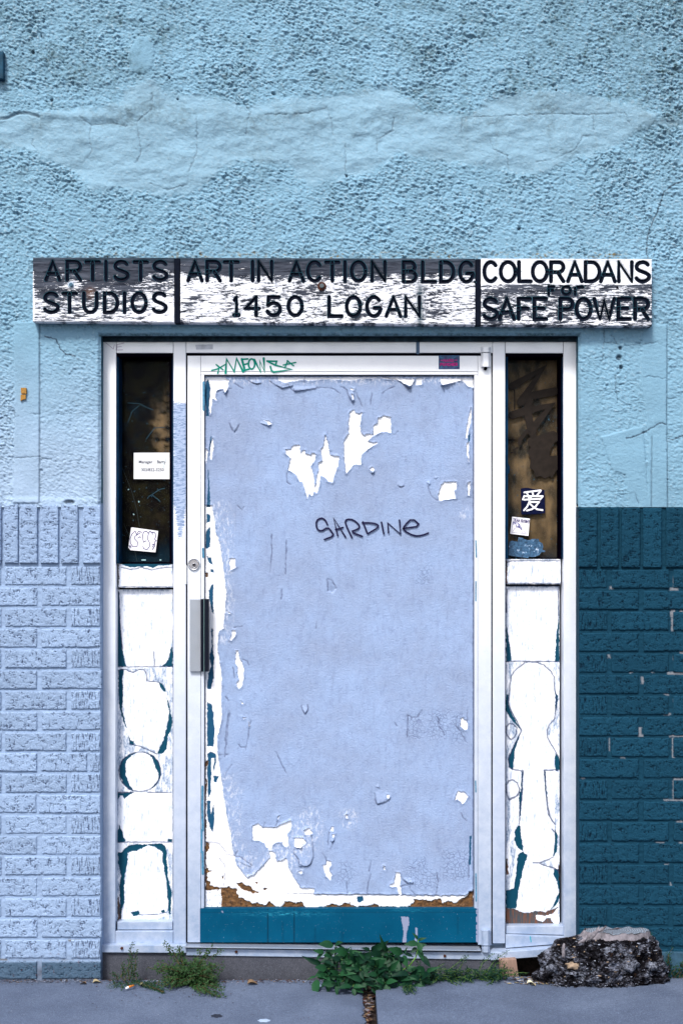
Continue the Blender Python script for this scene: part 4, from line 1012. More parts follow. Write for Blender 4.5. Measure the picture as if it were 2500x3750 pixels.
figR = [z5([(440, 640), (470, 635), (520, 638), (570, 660), (620, 705), (640, 740), (645, 830), (660, 900), (660, 960), (645, 1040), (610, 1085), (592, 1125), (595, 1180), (640, 1260), (670, 1310)]),
        z5([(430, 642), (370, 690), (335, 735), (325, 800), (320, 870), (310, 920), (330, 980), (380, 1070), (408, 1128), (380, 1190), (340, 1270), (315, 1330), (320, 1390), (345, 1408), (420, 1418), (418, 1450)]),
        z5([(570, 1410), (600, 1415), (650, 1410), (670, 1415)]), z5([(572, 1410), (580, 1500), (585, 1600), (600, 1730), (630, 1780), (650, 1800)]),
        z5([(415, 1430), (415, 1550), (405, 1650), (395, 1740), (392, 1800)]),
        z5([(296, 1135), (300, 1100), (320, 1080), (350, 1082), (375, 1105), (372, 1150), (355, 1175), (332, 1195), (310, 1170), (296, 1140)]),
        z5([(298, 1520), (315, 1490), (345, 1482), (380, 1505), (395, 1550), (385, 1590), (350, 1615), (320, 1628), (305, 1590), (298, 1530)]),
        z3([(640, 0), (655, 100), (670, 170), (700, 218)]), z3([(690, 440), (640, 465), (600, 480), (555, 478)]), z3([(600, 485), (640, 500), (700, 515), (735, 545)]),
        z3([(680, 250), (705, 275)]), z5([(300, 632), (680, 632)]), z5([(300, 90), (685, 92)]), z5([(303, 110), (300, 280)]), z5([(676, 100), (672, 300)]), z3([(372, 0), (390, 50), (440, 30), (465, 0)])]
tealR = [z5([(298, 370), (308, 400), (320, 500), (338, 632), (300, 632)]), z5([(676, 240), (680, 632), (648, 632), (655, 480), (668, 350)]),
         z5([(298, 870), (318, 870), (312, 940), (345, 1020), (408, 1128), (370, 1090), (330, 1040), (298, 990)]), z5([(408, 1128), (385, 1200), (355, 1290), (352, 1390), (342, 1412), (318, 1390), (312, 1330), (340, 1260), (380, 1180)]),
         z5([(652, 850), (670, 880), (668, 940), (655, 980), (640, 1050), (648, 960), (650, 900)]), z5([(650, 1290), (680, 1320), (685, 1410), (655, 1420), (645, 1370)]),
         z5([(408, 1420), (420, 1425), (410, 1600), (400, 1740), (388, 1745), (400, 1600)]), z5([(570, 1415), (582, 1425), (588, 1560), (600, 1700), (590, 1640), (575, 1500)]),
         z3([(462, 0), (482, 0), (472, 160), (458, 160)]), z3([(455, 225), (468, 225), (474, 300), (488, 370), (485, 398), (450, 375), (428, 330), (432, 260)]),
         z3([(485, 400), (515, 430), (490, 520), (462, 640), (440, 790), (372, 790), (372, 668), (425, 655), (440, 540), (450, 430)]),
         z3([(700, 250), (722, 300), (715, 400), (688, 445), (700, 360)]), z3([(695, 520), (735, 520), (740, 700), (715, 760), (668, 805), (690, 770), (730, 680), (715, 600), (690, 560)])]
scrR = [z5([(300, 636), (690, 636), (690, 1420), (300, 1420)]), z3([(372, 0), (745, 0), (745, 700), (372, 700)])]
whR = [z5([(440, 640), (520, 638), (620, 705), (645, 830), (660, 930), (645, 1040), (592, 1125), (600, 1190), (690, 1100), (690, 1240), (650, 1290), (660, 1400), (420, 1440), (300, 1440), (300, 1290), (315, 1330), (408, 1128), (320, 940), (325, 800), (370, 690)]),
       z3([(400, 0), (700, 0), (700, 230), (690, 440), (600, 480), (690, 520), (735, 620), (680, 800), (450, 800), (400, 640), (440, 400), (400, 200)])]
painted('infill_panel', 1852, 2047, 2146, 3388, .118, .03, teal=tealR, brown=[z3([(368, 780), (430, 790), (470, 815), (520, 820), (570, 805), (640, 812), (670, 800), (745, 770), (748, 900), (368, 900)]), z3([(730, 480), (745, 470), (748, 800), (735, 780)]), z3([(370, 450), (385, 450), (385, 560), (370, 560)])],
        lines=figR, scrape=scrR, white=whR, lw=2.3, clean=[z3([(575, 830), (640, 838), (690, 820), (735, 770), (742, 800), (735, 880), (715, 900), (690, 890), (672, 850), (640, 858), (615, 878), (575, 865)])])
# bottom rails, sill, threshold
J('glazing_stop', 430, 3376, 632, 3404, .083, .06); J('bottom_rail', 423, 3411, 634, 3453.5, FD + .002, .10)
J('glazing_stop', 1852, 3391, 2060, 3418, .083, .06, q=[(1852, 3392), (2062, 3392), (2062, 3424), (1852, 3418)])
J('bottom_rail', 1850, 3422, 2062, 3470, FD + .002, .10, q=[(1850.5, 3424), (2064, 3432), (2064, 3455), (1850.5, 3472)])
def sill(name, q, d0, d1, h, mat=M_ALU):
    """projecting flat bar: q = left and right (px, py of the front top edge); runs back d0..d1"""
    (xa, ya), (xb, yb) = q; a = P(xa, ya, d0); b = P(xb, yb, d0); V = []
    for z in (0, -h):
        for y in (d0, d1): V += [Vector((a.x, y, a.z + z)), Vector((b.x, y, b.z + z))]
    bm = bmesh.new(); v = [bm.verts.new(p) for p in V]
    for f in ((0, 1, 3, 2), (4, 6, 7, 5), (0, 4, 5, 1), (2, 3, 7, 6), (0, 2, 6, 4), (1, 5, 7, 3)): bm.faces.new([v[i] for i in f])
    bmesh.ops.recalc_face_normals(bm, faces=bm.faces); bevel_bm(bm, .0015)
    return bm_obj(name, bm, mat, fr)
s_ = sill('sill', ((366, 3460), (682, 3462)), .040, .17, .027)
sill('sill', ((682, 3474), (1795, 3490)), .046, .17, .024)
sill('sill', ((1795, 3490), (2085, 3469)), .032, .17, .026)
th_ = sill('threshold', ((676, 3467), (1760, 3480)), .030, .17, .004, M_METB if 'M_METB' in globals() else M_ALU2)
for x, y in ((446, 3474), (865, 3487), (1628, 3502)):
    disc('screw', x, y, 5, .033 if x < 500 else .040, .008, M_RUST, s_)
pbox('curb_face', 367, 3487, 1835, 3600, .052, .2, M_CURB, fr, .002)['kind'] = 'structure'
pbox('void_back', 1835, 3490, 2116, 3600, .14, .1, M_SOIL, fr, 0)
disc('paint_mark', 1940, 3437, 1, .066, .001, M_BLUEPAINT, fr) if False else strokes('paint_mark', [[(1940, 3430), (1943, 3449)]], 3.5, FD + .001, simple('teal_marker', (.0, .30, .40), .5), fr)
J('strike_plate', 676, 2070, 683.6, 2140, FD - .003, .01)

# ------------------------------------------------------------------ the door
DD = .068
dr = thing('door', 'peeling lavender-painted panel door in an aluminium leaf with teal kick rail', 'door', P(686, 3452, DD))
def K(name, x0, y0, x1, y1, d=DD, th=.045, mat=None, bev=.001, q=None, par=None): return pbox(name, x0, y0, x1, y1, d, th, mat or M_ALU, par or dr, bev, q)
J('gap_shadow', 682.5, 1292, 1803, 3456, DD + .05, .02, M_DARK, 0)
K('stile', 687, 1303, 734.8, 3451); K('stile', 1749.2, 1303, 1797.5, 3460)
K('top_rail', 736, 1303, 1748, 1360.2); K('glazing_bead', 736, 1361.6, 1748, 1372, DD + .002, .03); K('gap_shade_strip', 730, 1304, 1754, 1372, DD + .008, .01, M_DARK, 0); K('gap_shade_strip', 730, 1372, 741, 3327, DD + .006, .01, M_DARK, 0); K('gap_shade_strip', 1743, 1372, 1754, 3327, DD + .006, .01, M_DARK, 0)  # near-black strips put the shade into the seams of the leaf
K('glazing_bead', 736.2, 1373, 747.6, 3326, DD + .002, .03); K('glazing_bead', 1736, 1373, 1748, 3326, DD + .002, .03); K('rebate_shade_backing', 745, 1370, 1739, 3328, DD + .024, .01, M_DARK, 0)
strokes('paint_smear', [[(742, 2880), (741, 2960), (743, 3040)], [(739, 3040), (737, 3120)], [(742, 3120), (743, 3200)], [(746, 1400), (746, 1500)], [(744, 2010), (745, 2040)]], 8, DD + .0008, M_BLUEPAINT, dr)
strokes('paint_smear', [[(1741, 1980), (1743, 2040)], [(1741, 2130), (1741, 2200)], [(1740, 2860), (1741, 2900)], [(1741, 3200), (1742, 3300)]], 4.5, DD + .0008, M_BLUEPAINT, dr)
# teal kick rail
xs_ = axis(732.5, 1750.5, 4); ys_ = axis(3327, 3451, 3); X, Y = np.meshgrid(xs_, ys_)
w = poly_sdf(X, Y, [u([(720, 10), (775, 15), (780, 60), (760, 130), (758, 200), (730, 205), (740, 120), (728, 60)], 1100, 3350, .5102), u([(822, 90), (840, 95), (838, 150), (830, 200), (815, 205), (825, 150)], 1100, 3350, .5102), u([(25, 5), (35, 15), (32, 25), (22, 20)], 800, 3330, .5)], 5, 4, 10)
w = np.maximum(w, np.where(X > 1742 + 4 * fbm(Y / 14, Y * 0, 3, 5), 6, -30)); w = np.maximum(w, np.where(X < 735 + 3 * fbm(Y / 14, Y * 0, 3, 15), 3, -30))
ld = line_dist(X, Y, [[(980, 3330), (981, 3452)], [(1077, 3330), (1077, 3450)], [(733, 3342), (1750, 3342)]], 1, 4); ld2 = line_dist(X, Y, [[(1035, 3380), (1036, 3445)], [(1154, 3400), (1154, 3450)], [(1254, 3415), (1254, 3450)], [(1675, 3360), (1676, 3420)]], 3, 4)
k = np.maximum(np.clip(1.6 - ld / 2, 0, 1) * np.where(np.abs(Y - 3342) < 6, .35, 1), .4 * np.clip(1 - ld2 / 6, 0, 1))
scv = np.exp(-((X - 1040) / 130) ** 2 - ((Y - 3345) / 9) ** 2) + .6 * np.exp(-((X - 1500) / 60) ** 2 - ((Y - 3335) / 5) ** 2)
sheet('kick_rail', xs_, ys_, -1.2 * k, DD - .0015, M_KICK, dr, dict(w=w, k=k, sc=scv), None, .045)
# board
a = lambda l: u(l, 660, 1260, .3827); b = lambda l: u(l, 1240, 1260, .3827); c_ = lambda l: u(l, 680, 2600, .3827); e_ = lambda l: u(l, 680, 1950, .3827); g_ = lambda l: u(l, 1240, 2600, .3827)
WH = [a([(1005, 1010), (1060, 1005), (1090, 965), (1140, 970), (1150, 1035), (1190, 1015), (1200, 1050), (1245, 1065), (1260, 1040), (1298, 1055), (1285, 1110), (1245, 1170), (1275, 1250), (1285, 1370), (1300, 1330), (1310, 1250), (1325, 1210), (1322, 1140), (1360, 1120), (1345, 1010), (1370, 975), (1385, 868), (1410, 940), (1430, 1065), (1500, 1070), (1518, 1080), (1505, 1170), (1475, 1250), (1455, 1325), (1410, 1310), (1380, 1270), (1340, 1255), (1340, 1290), (1320, 1400), (1300, 1430), (1280, 1400), (1260, 1455), (1235, 1425), (1213, 1480), (1195, 1400), (1170, 1320), (1140, 1310), (1100, 1240), (1030, 1200), (1045, 1130), (1060, 1085), (1010, 1050)]),
      b([(145, 630), (165, 665), (195, 670), (222, 652), (205, 730), (205, 830), (240, 875), (290, 860), (330, 870), (335, 780), (365, 765), (378, 710), (400, 700), (430, 688), (495, 695), (500, 850), (440, 835), (390, 845), (340, 870), (275, 920), (290, 940), (375, 945), (280, 1000), (215, 1060), (210, 1160), (170, 1145), (140, 1150), (68, 1245), (55, 1100), (48, 940), (95, 850), (95, 740), (110, 650)]),
      b([(1010, 1320), (1125, 1320), (1125, 1380), (1105, 1400), (1115, 1475), (1060, 1480), (960, 1500), (950, 1450), (975, 1350)]), b([(300, 1190), (320, 1175), (338, 1200), (325, 1215), (300, 1205)]), b([(110, 425), (145, 425), (145, 440), (112, 440)]), b([(120, 480), (135, 480), (145, 530), (132, 530)]),
      a([(800, 730), (840, 735), (880, 765), (845, 775), (830, 750)]),
      c_([(640, 1110), (690, 1085), (735, 1125), (790, 1120), (850, 1130), (900, 1100), (1000, 1058), (1015, 1090), (1000, 1150), (970, 1180), (985, 1290), (960, 1315), (930, 1290), (925, 1255), (860, 1265), (830, 1290), (820, 1345), (770, 1310), (755, 1270), (735, 1265), (690, 1245), (640, 1240)]),
      c_([(1040, 1225), (1110, 1220), (1150, 1260), (1105, 1315), (1045, 1305)]), c_([(1135, 1150), (1175, 1130), (1215, 1175), (1185, 1190), (1140, 1190)]), c_([(1390, 1120), (1415, 1120), (1412, 1158), (1380, 1158)]), c_([(1400, 1190), (1430, 1185), (1420, 1215), (1402, 1212)]),
      c_([(1310, 1485), (1345, 1480), (1350, 1445), (1390, 1450), (1395, 1475), (1370, 1510), (1375, 1540), (1395, 1570), (1385, 1630), (1340, 1590)]), c_([(1070, 1550), (1110, 1540), (1120, 1555), (1100, 1568)]), c_([(880, 1020), (900, 1008), (885, 1050)]),
      g_([(1170, 80), (1185, 70), (1200, 95), (1220, 95), (1235, 150), (1225, 185), (1200, 190), (1160, 155)]), g_([(1115, 830), (1140, 775), (1170, 785), (1190, 780), (1235, 825), (1210, 870), (1175, 905), (1165, 875), (1130, 850), (1110, 870)]), g_([(460, 805), (485, 810), (480, 840), (462, 838)]),
      g_([(545, 1555), (580, 1550), (595, 1600), (585, 1660), (600, 1760), (575, 1780), (555, 1690), (500, 1690), (480, 1680), (530, 1650)]), g_([(430, 1490), (442, 1500), (440, 1530), (428, 1528)]), g_([(60, 1010), (75, 1000), (85, 1035), (70, 1032)]),
      e_([(425, 250), (470, 245), (480, 330), (430, 360), (415, 290)]), e_([(445, 935), (480, 935), (480, 970), (440, 1035), (420, 1030), (440, 980)]), e_([(480, 1130), (500, 1135), (510, 1190), (545, 1260), (555, 1300), (550, 1400), (540, 1470), (510, 1497), (485, 1460), (510, 1400), (495, 1340), (500, 1290), (475, 1250)]),
      e_([(385, 740), (400, 760), (430, 770), (420, 778), (395, 765)]), e_([(530, 1610), (560, 1645), (535, 1640)]), e_([(600, 1800), (615, 1860), (605, 1860)]), e_([(545, 1765), (575, 1775), (560, 1785)]),
      # left band
      [(748, 1850), (776, 1850), (785, 1895), (790, 1950), (803, 1980), (812, 2040), (822, 2100), (828, 2170), (824, 2230), (818, 2300), (800, 2312), (797, 2380), (805, 2420), (812, 2480), (810, 2560), (812, 2630), (795, 2700), (797, 2760), (812, 2860), (822, 2930), (832, 3000), (845, 3050), (850, 3110), (868, 3170), (905, 3215), (935, 3200), (990, 3140), (985, 3115), (1005, 3122), (1015, 3155), (1050, 3145), (1055, 3175), (1080, 3220), (1100, 3250), (1150, 3255), (1150, 3275), (1300, 3276), (1500, 3279), (1700, 3280), (1736, 3255), (1736, 3330), (748, 3330)],
      # top-left patch and top strip
      a([(230, 330), (270, 318), (420, 318), (470, 340), (455, 420), (430, 470), (410, 420), (350, 440), (330, 500), (355, 540), (310, 520), (300, 600), (290, 680), (270, 600), (290, 420)]),
      a([(940, 318), (1180, 318), (1568, 318), (1568, 345), (1400, 335), (1250, 350), (1150, 340), (1000, 370), (930, 345)]), b([(0, 318), (400, 318), (560, 320), (600, 320), (560, 345), (380, 325), (200, 335), (100, 350), (0, 335)]),
      b([(560, 335), (720, 330), (700, 400), (670, 400), (600, 365)]), b([(740, 330), (800, 325), (795, 390), (740, 390)]), b([(960, 330), (1240, 325), (1290, 330), (1290, 420), (1230, 400), (1180, 345), (1080, 375), (985, 398)]), b([(1255, 640), (1262, 600), (1268, 700), (1225, 900), (1210, 900), (1225, 780)]), b([(1220, 950), (1245, 940), (1240, 1130), (1225, 1060)]),
      b([(1235, 1320), (1255, 1320), (1250, 1450), (1235, 1450)]), a([(250, 1560), (300, 1545), (320, 1640), (290, 1700), (245, 1780)]), a([(245, 1000), (265, 1020), (250, 1150), (240, 1100)]), a([(290, 940), (315, 900), (320, 980), (300, 1100), (285, 1100)])]
TE = [a([(245, 360), (265, 335), (290, 410), (280, 500), (272, 690), (248, 690), (250, 600), (232, 500)]), a([(290, 875), (302, 885), (290, 1000), (262, 1140), (278, 1000)]), a([(262, 1200), (272, 1200), (285, 1430), (290, 1560), (250, 1560), (268, 1400)]), a([(250, 1620), (290, 1640), (285, 1700), (250, 1710)]), a([(245, 1790), (275, 1750), (290, 1760), (285, 1940), (260, 1960), (240, 1960)]),
      e_([(205, 0), (238, 0), (230, 80), (205, 140), (200, 60)]), e_([(215, 240), (245, 240), (260, 310), (225, 290), (200, 240), (205, 180)]), e_([(232, 350), (262, 350), (275, 385), (240, 380)]), e_([(245, 500), (268, 495), (262, 640), (270, 780), (250, 760), (225, 640), (220, 560)]),
      e_([(246, 910), (263, 925), (258, 1010), (262, 1160), (275, 1200), (265, 1300), (272, 1380), (240, 1500), (205, 1500), (215, 1350), (245, 1280), (225, 1200), (245, 1100)]), e_([(205, 1620), (250, 1650), (265, 1750), (275, 1870), (270, 2050), (205, 2050), (210, 1800)]),
      c_([(205, 20), (270, 20), (268, 120), (280, 190), (265, 310), (230, 300), (205, 290)]), c_([(210, 420), (240, 400), (290, 420), (295, 480), (270, 600), (265, 560), (275, 460), (245, 470), (245, 600), (240, 780), (215, 860), (205, 600)]), c_([(262, 632), (320, 635), (290, 700), (270, 690)]), c_([(205, 870), (235, 870), (240, 1000), (270, 900), (275, 1050), (262, 1180), (230, 1120), (205, 1020)]),
      g_([(170, 1790), (230, 1785), (240, 1830), (200, 1850), (180, 1830)]), b([(1240, 870), (1258, 860), (1255, 930), (1235, 940)]), g_([(1250, 1210), (1268, 1200), (1262, 1480), (1242, 1490), (1245, 1350)])]
BRN = [c_([(185, 1270), (250, 1280), (230, 1300), (215, 1340), (195, 1380), (200, 1520), (245, 1545), (215, 1560), (205, 1620), (240, 1650), (225, 1690), (290, 1700), (340, 1710), (340, 1830), (400, 1890), (560, 1905), (560, 1925), (185, 1925)]),
       c_([(340, 1705), (420, 1690), (480, 1720), (500, 1790), (545, 1800), (600, 1830), (560, 1830), (700, 1850), (760, 1870), (800, 1830), (870, 1890), (930, 1870), (945, 1830), (1000, 1840), (1060, 1855), (1100, 1840), (1150, 1895), (1230, 1900), (1300, 1890), (1340, 1880), (1400, 1855), (1480, 1880), (1568, 1850), (1568, 1925), (340, 1925)]),
       g_([(0, 1880), (60, 1850), (130, 1880), (250, 1880), (330, 1865), (420, 1880), (560, 1890), (690, 1880), (720, 1820), (800, 1810), (870, 1830), (960, 1805), (1000, 1850), (1050, 1830), (1120, 1850), (1180, 1800), (1230, 1790), (1240, 1735), (1295, 1725), (1295, 1925), (0, 1925)]),
       c_([(475, 1670), (530, 1655), (560, 1665), (590, 1690), (625, 1695), (640, 1725), (695, 1740), (690, 1765), (630, 1755), (580, 1730), (520, 1710)]), c_([(340, 1600), (370, 1590), (365, 1625), (345, 1625)]), c_([(735, 1720), (760, 1700), (780, 1720), (750, 1735)]), c_([(665, 1650), (690, 1648), (685, 1670)]),
       c_([(180, 480), (205, 490), (190, 600), (205, 760), (190, 900), (200, 1200), (180, 1260)]), e_([(180, 370), (215, 380), (200, 420), (185, 420)])]
xs_ = axis(750, 1733.5, 2.7); ys_ = axis(1377, 3328, 2.7); X, Y = np.meshgrid(xs_, ys_)
w = poly_sdf(X, Y, WH, 4.5, 5, 14); te = poly_sdf(X, Y, TE, 4, 25, 16); br = poly_sdf(X, Y, BRN, 12, 26, 22)
w = np.where((te > -3), np.maximum(w, 2), w) if False else w
CRK = [a([(340, 468), (370, 450), (450, 430), (490, 425)]), a([(510, 370), (560, 400), (600, 425)]), a([(640, 345), (700, 378), (740, 380), (775, 372)]), a([(850, 350), (900, 385), (975, 422)]), a([(975, 400), (1030, 390), (1080, 450)]), a([(1080, 445), (1180, 438), (1300, 425)]), a([(1300, 420), (1400, 415), (1470, 430), (1530, 475)]), a([(1190, 300), (1185, 370)]),
       a([(475, 760), (495, 820), (520, 843), (545, 820), (560, 770)]), a([(545, 1545), (590, 1590), (612, 1560)]), a([(1020, 1240), (1020, 1320), (1050, 1345)]), a([(875, 1820), (878, 1960)]), a([(1015, 1880), (1010, 1960)]),
       b([(20, 410), (75, 430), (90, 490), (130, 555)]), b([(420, 310), (560, 345), (675, 425)]), b([(170, 470), (200, 540), (225, 600)]), b([(300, 580), (320, 470)]), b([(410, 480), (470, 430), (530, 410)]), b([(855, 1360), (865, 1410), (900, 1470), (945, 1495)]), b([(565, 1350), (590, 1372), (620, 1360)]), b([(500, 850), (530, 868), (570, 830)]), b([(975, 400), (1080, 375), (1180, 345)]),
       e_([(820, 30), (825, 180), (815, 300), (810, 380)]), e_([(965, 80), (960, 200), (955, 400)]), e_([(920, 545), (915, 640)]), e_([(1360, 440), (1400, 460), (1440, 530)]), e_([(1355, 450), (1360, 560)]), e_([(1255, 850), (1245, 920)]), e_([(465, 908), (500, 905), (540, 895)]), e_([(545, 1215), (590, 1235), (600, 1270)]), e_([(455, 1290), (470, 1390)]), e_([(1108, 1660), (1120, 1700), (1142, 1738), (1168, 1700), (1168, 1650)]), e_([(380, 1570), (410, 1610)]),
       c_([(425, 10), (410, 120), (395, 260), (380, 380), (372, 450)]), c_([(412, 0), (398, 120), (388, 220), (378, 300)]), c_([(625, 100), (605, 200), (595, 280), (575, 380)]), c_([(510, 330), (530, 358), (570, 355)]), c_([(330, 430), (415, 420)]), c_([(440, 520), (400, 580), (370, 650)]), c_([(200, 1265), (260, 1270), (320, 1280), (360, 1330), (395, 1370)]),
       c_([(385, 1392), (430, 1395), (465, 1398), (530, 1410), (580, 1450), (640, 1490)]), c_([(470, 1395), (500, 1345)]), c_([(320, 1420), (350, 1460), (378, 1500), (380, 1560), (370, 1640), (358, 1690)]), c_([(385, 1530), (440, 1560)]), c_([(760, 1080), (745, 1120)]), c_([(880, 1060), (875, 1090), (845, 1130)]),
       c_([(1035, 1330), (1040, 1380), (1080, 1420), (1080, 1470), (1120, 1492), (1165, 1495), (1200, 1470), (1222, 1400), (1215, 1290), (1200, 1200)]), c_([(1370, 1170), (1360, 1290)]), c_([(1410, 1260), (1385, 1340)]), c_([(1310, 1370), (1340, 1420), (1345, 1445)]), c_([(970, 1762), (1230, 1765), (1568, 1768)]), c_([(865, 400), (920, 520), (960, 600)]),
       g_([(0, 1768), (300, 1765), (600, 1770), (900, 1772), (1200, 1776)]), g_([(310, 1440), (290, 1540)]), g_([(305, 1570), (280, 1680), (270, 1760)]), g_([(935, 1560), (950, 1640), (930, 1760)]), g_([(680, 1690), (690, 1730), (730, 1765)]), g_([(345, 800), (350, 860), (365, 900)]), g_([(365, 900), (420, 880), (485, 850)]), g_([(1165, 985), (1190, 1030), (1225, 1060)]), g_([(660, 60), (655, 260)]),
       g_([(660, 50), (700, 75), (745, 70), (795, 0)]), g_([(935, 60), (960, 90), (945, 150), (990, 190), (1010, 240)]), g_([(1130, 60), (1120, 150), (1160, 210), (1215, 300)]), g_([(1230, 0), (1228, 120)]), g_([(1240, 1440), (1242, 1600)]), g_([(540, 120), (555, 155)]), g_([(80, 1650), (82, 1760)]), g_([(590, 1600), (660, 1670), (580, 1690)])]
dk = line_dist(X, Y, CRK, 3.5, 4); k = np.clip(1.5 - dk / 2.0, 0, 1) * .9 * (.5 + .5 * sstep(-.3, .1, fbm(X / 25, Y / 25, 2, 55)))
LIFT = [(a([(470, 750), (510, 715), (565, 770), (520, 843)]), 4), (a([(760, 760), (800, 735), (880, 765), (850, 785), (790, 765)]), 8), (a([(640, 345), (780, 345), (775, 375), (720, 382), (690, 370)]), 7), (a([(850, 345), (1060, 330), (1080, 400), (975, 425), (900, 388)]), 7), (a([(1070, 400), (1300, 400), (1300, 428), (1090, 455)]), 10),
        (b([(80, 430), (145, 425), (145, 530), (132, 560), (90, 500)]), 9), (b([(480, 318), (720, 318), (720, 360), (675, 425), (600, 370)]), 14), (b([(960, 330), (1190, 330), (1160, 352), (1080, 378), (980, 402)]), 14), (b([(835, 1320), (875, 1300), (870, 1350)]), 7), (b([(905, 1270), (945, 1265), (930, 1290)]), 6), (b([(300, 1175), (335, 1175), (340, 1230), (310, 1240)]), 8), (b([(560, 1300), (615, 1310), (620, 1360), (590, 1372), (562, 1350)]), 4),
        (a([(410, 350), (460, 360), (455, 440), (430, 485), (412, 440)]), 10), (e_([(1360, 435), (1400, 460), (1440, 540), (1400, 580), (1360, 560)]), -4), (e_([(1108, 1660), (1168, 1645), (1168, 1700), (1142, 1738), (1120, 1700)]), 6), (c_([(1035, 1320), (1130, 1290), (1140, 1190), (1215, 1190), (1222, 1400), (1200, 1470), (1165, 1495), (1080, 1490), (1080, 1430), (1040, 1380)]), 6),
        (c_([(1045, 1225), (1150, 1230), (1105, 1320), (1045, 1310)]), 10), (c_([(1370, 1160), (1430, 1180), (1420, 1250), (1390, 1260)]), 7), (g_([(345, 790), (440, 760), (490, 830), (480, 860), (430, 885), (365, 905)]), 6), (g_([(600, 1600), (690, 1600), (715, 1650), (660, 1650)]), 7), (c_([(350, 1380), (640, 1400), (620, 1500), (480, 1440)]), 3), (g_([(360, 705), (390, 710), (385, 745), (365, 735)]), 5)]
ed_ = np.minimum(np.minimum(X - 750, 1733.5 - X), np.minimum(Y - 1377, 3328 - Y)) + 3 * fbm(X / 15, Y / 15, 3, 21)
k = np.maximum(k, .8 * sstep(4.5, 1.0, ed_))
H = 2.2 * fbm(X / 90, Y / 120, 3, 5) + .7 * fbm(X / 9, Y / 7, 3, 6) - 2.5 * sstep(5, 0, ed_)
for pl, am in LIFT:
    sdv = poly_sdf(X, Y, [pl], 2, 8); ymn = min(p[1] for p in pl); ymx = max(p[1] for p in pl)
    H += sstep(-1.2, 1.2, sdv) * am * 1.4 * np.clip((Y - ymn) / (ymx - ymn + 1), .08, 1) ** 1.3
H += -3.6 * sstep(-1.2, 1.2, w) - 1.3 * sstep(-1, 1, te) - sstep(-1.2, 1.2, br) * (4.5 + 5 * fbm(X / 22, Y / 12, 4, 9)) + 3.4 * np.exp(-(np.clip(w, -60, 0) / 5.5) ** 2) * (w < 0) * (.4 + .8 * sstep(-.2, .3, fbm(X / 28, Y / 28, 2, 57)))
H -= 1.8 * k
# the deeper bare corner block
cor = sstep(-1.5, 1.5, poly_sdf(X, Y, [[(749, 3262), (808, 3258), (812, 3328), (749, 3328)]], 3)); H -= 3 * cor; w = np.where(cor > .5, 1.5 + 5 * fbm(X / 9, Y / 9, 4, 12), w); br = np.where(cor > .5, -3 + 9 * fbm(X / 12, Y / 12, 4, 13), br)
H = np.maximum(H, -8.5)
ck = np.clip(sstep(-25, 12, poly_sdf(X, Y, [rect(1490, 2615, 1540, 2700), rect(1570, 2605, 1640, 2700), rect(1660, 2620, 1700, 2720), rect(1490, 3150, 1560, 3250), rect(1530, 3190, 1600, 3250), rect(1620, 3120, 1710, 3220), rect(1240, 3160, 1290, 3230), rect(1530, 2085, 1570, 2140)], 20, 9, 40)), 0, 1)
sp = .9 * sstep(-60, 8, poly_sdf(X, Y, [[(805, 1860), (830, 1900), (830, 2200), (810, 2330), (760, 2330), (760, 1860)], [(812, 2850), (850, 2900), (850, 3100), (950, 3180), (1080, 3020), (1150, 2990), (1160, 3060), (1000, 3240), (760, 3240), (760, 2850)]], 14, 31, 40)) * .55
sp = np.maximum(sp, .4 * np.exp(-((X - 1700) / 22) ** 2 - ((Y - 1880) / 22) ** 2)); sp = np.maximum(sp, .7 * sstep(1420, 1385, Y)); sp = np.maximum(sp, .55 * sstep(-30, 5, poly_sdf(X, Y, [rect(1088, 3000, 1150, 3060), rect(1262, 2980, 1290, 3020)], 9)))
boardo = sheet('board', xs_, ys_, H, DD + .014, M_DOOR, dr, dict(w=w, t=te, b=br, k=k, ck=ck, sp=sp), None, .012)
# writing on the door
am_ = lambda l: u(l, 740, 1300, .3571)
def varstroke(name, ls, w, d, mat, par): return strokes(name, ls, w, d, mat, par)
mw = [am_([(242, 185), (252, 42), (330, 172), (354, 36), (420, 170)]), am_([(408, 42), (438, 158)]), am_([(535, 48), (600, 174), (592, 60), (640, 170), (632, 34)]), ]
strokes('graffiti', mw, 8.6, DD - .0009, M_TAGG, dr)
strokes('graffiti', [am_([(408, 45), (470, 40)]), am_([(425, 100), (468, 88)]), am_([(438, 156), (482, 145)]), am_(arc(508, 92, 32, 52, 60, 400, 22)), am_([(665, 62), (765, 64), (752, 105)]), am_([(665, 62), (752, 105), (918, 147), (735, 174)]), am_([(700, 118), (712, 160), (735, 176)])], 6.2, DD - .0013, M_TAGG, dr)
strokes('graffiti', [am_([(100, 158), (160, 142), (238, 98)]), am_([(145, 98), (176, 126), (160, 190)]), am_([(150, 102), (216, 152)]), am_([(832, 102), (960, 76)]), am_([(878, 58), (848, 132)]), am_([(872, 58), (938, 110)])], 4.8, DD - .0017, M_TAGG, dr)
bp = DD + .0125
def bz(l): return b(l)
